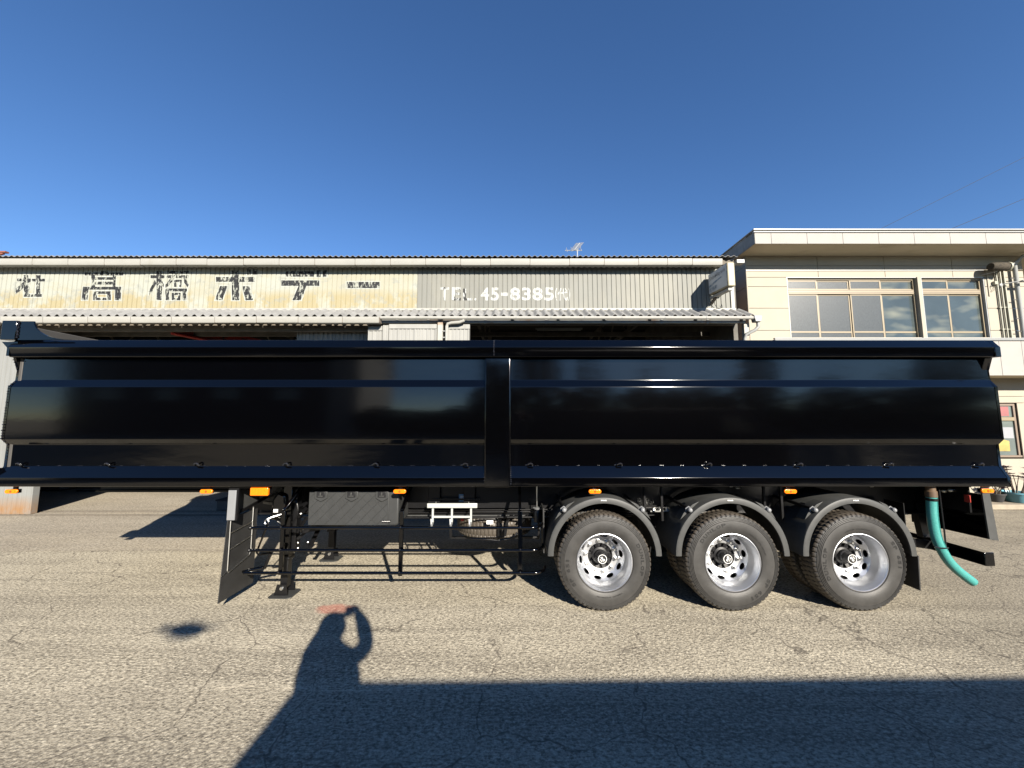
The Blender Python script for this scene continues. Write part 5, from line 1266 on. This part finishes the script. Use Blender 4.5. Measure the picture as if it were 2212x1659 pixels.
mb = MB(); mb.lathe([(.01, 1.14), (.20, 1.15), (.225, 1.30), (.235, 1.60), (.25, 1.78), (.235, 1.88), (.19, 1.95), (.01, 1.98)], (0, 0, 0), 24, axis='z')
mb.v = [(x_+.12, y__*.62-.37, z_) for x_, y__, z_ in mb.v]; mb.build('jacket', 'jacket', pr_)
MB().ball((.11, py+.03, 2.12), .095, 16, 12, (.85, 1.0, 1.15)).build('head', 'skin', pr_)
MB().ball((.115, py+.01, 2.12), .135, 16, 12, (.95, 1.0, 1.0)).build('hair', 'hair', pr_)
for hx_, hz, s_ in ((.17, 2.15, 1), (.27, 2.19, -1)):
    hd = MB().ball((hx_, -.115, hz), .035, 10, 8, (.7, .9, 1.2)).build('hand', 'skin', pr_)
    for k in range(4): MB().tube([(hx_, -.12, hz+.02-.018*k), (hx_+s_*.03, -.105, hz+.026-.018*k), (hx_+s_*.055, -.10, hz+.024-.018*k)], [.008, .0075, .006], 6).build('finger', 'skin', hd)
    MB().tube([(hx_, -.12, hz+.02), (hx_+s_*.01, -.135, hz+.05), (hx_+s_*.03, -.14, hz+.06)], .008, 6).build('thumb', 'skin', hd)
ph = tag(MB().box(.15, .30, -.108, -.100, 2.14, 2.215).build('phone', 'ink', None, bevel=.003), 'dark phone held up by the photographer', 'phone')
stl = thing('step_stool', 'low step stool under the photographer', 'stool', (.10, -.36, 0))
MB().box(-.20, .42, -.60, -.12, .44, .48).build('tread', 'old_wood', stl)
for x in (-.17, .39):
    for y in (-.57, -.15): MB().box(x-.02, x+.02, y-.02, y+.02, 0, .44).build('leg', 'old_wood', stl)
# unseen birdlike shape, added to cast the soft dark shadow on the yard
g0 = at(404, 1361, 1); t_ = -H/(g0.z-H) ; gp = Vector((g0.x*t_*1, g0.y*t_, 0))
bc = gp+SV*10
bd = thing('shadow_caster', 'unseen birdlike shape added behind the camera to cast the soft shadow on the yard', 'shadow_caster', bc)
e1 = Vector((1, 0, 0)); e3 = Vector((0, .35, 1)).normalized(); mb = MB()
MB().ball(bc, .07, 12, 8, (2.6, 1, 1)).build('body', 'caster_grey', bd)
for s_ in (-1, 1):
    mb = MB(); P_ = [bc+e1*s_*.03+Vector((0, -.12, .05)), bc+e1*s_*.20+Vector((0, -.16, .09)), bc+e1*s_*.30+Vector((0, .0, .05)), bc+e1*s_*.20+Vector((0, .16, -.04)), bc+e1*s_*.03+Vector((0, .14, -.03))]
    mb.add(P_+[p+Vector((0, 0, -.02)) for p in P_], [(0, 1, 2, 3, 4), (9, 8, 7, 6, 5)]+[(i, i+5, (i+1) % 5+5, (i+1) % 5) for i in range(5)]); mb.build('wing', 'caster_grey', bd)
# skyline mirrored in the paint
hs_ = thing('dark_house', 'tall dark house across the road behind the camera, mirrored in the paint', 'house', (-20, -19, 0))
MB().box(-30, -12.2, -24, -17, 0, 7.4).build('wall', 'house_dark', hs_)
MB().box(-12.2, -10.2, -24, -16.9, 0, 7.2).build('wall', 'house_grey', hs_)
MB().prism([(-24.5, 7.4), (-20.5, 9.2), (-16.5, 7.4)], 0, 'x', -30.4, -10).build('roof', 'house_dark', hs_)
for x in (-27, -23, -19, -15): MB().box(x-.8, x+.8, -17.0, -16.95, 4.2, 5.6).build('window', 'dark_glass', hs_)
TL = ['low dark tree beside the tall dark house', 'smallest dark tree in the row', 'low dark tree before the boundary wall gap', 'slim tall tree nearest the parked van', 'tall tree directly behind the parked van cab', 'broad tree right of the van', 'rounded tree in the middle of the row', 'bushy tree after the rounded one', 'tall tree right of the bushy one', 'lower tree between two tall ones', 'wide tree near the far end', 'tallest tree ending the row']
def tree(x, y, h, r, label, seed, trunk=True):
    random.seed(seed); t = thing('broadleaf_tree', label, 'tree', (x, y, 0), 'trees behind the camera')
    MB().tube([(x, y, 0), (x+.1, y, h*.35), (x, y, h*.8)], [.16, .12, .04], 8).build('trunk', 'bark', t)
    mb = MB()
    for k in range(900):
        a_ = random.uniform(0, 6.28); e = random.uniform(-1, 1); rr = random.random()**.4
        q = math.sqrt(1-e*e); p = Vector((x+r*rr*q*math.cos(a_), y+r*.8*rr*q*math.sin(a_), h*.55+h*.45*rr*e))
        d1 = Vector([random.uniform(-1, 1) for _ in range(3)]).normalized()*.28; d2 = d1.cross(Vector([random.uniform(-1, 1) for _ in range(3)])).normalized()*.22
        mb.add([p-d1, p-d2, p+d1, p+d2], [(0, 1, 2, 3)])
    mb.build('crown', 'leaf_dark', t)
for i, (x, h, r) in enumerate(((-8.6, 3.2, 1.5), (-6.2, 2.9, 1.4), (-3.8, 3.4, 1.5), (-1.2, 5.2, 1.7), (1.6, 6.0, 2.2), (5.2, 5.4, 2.2), (9.0, 4.9, 2.2), (12.8, 4.8, 2.3), (17.0, 5.9, 2.0), (21, 4.8, 2.4), (26, 5.0, 2.6), (31, 6.5, 2.6))):
    tree(x, -16.5-(i % 3)*.8, h*(1.0 if i < 3 else 1.22), r*1.1, TL[i]+' behind the camera', 40+i)
bw = tag(MB().box(-13, 36, -18.8, -18.6, 0, 3.0).build('boundary_wall', 'house_dark', None), 'dark boundary wall behind the camera, mirrored low in the paint', 'wall')
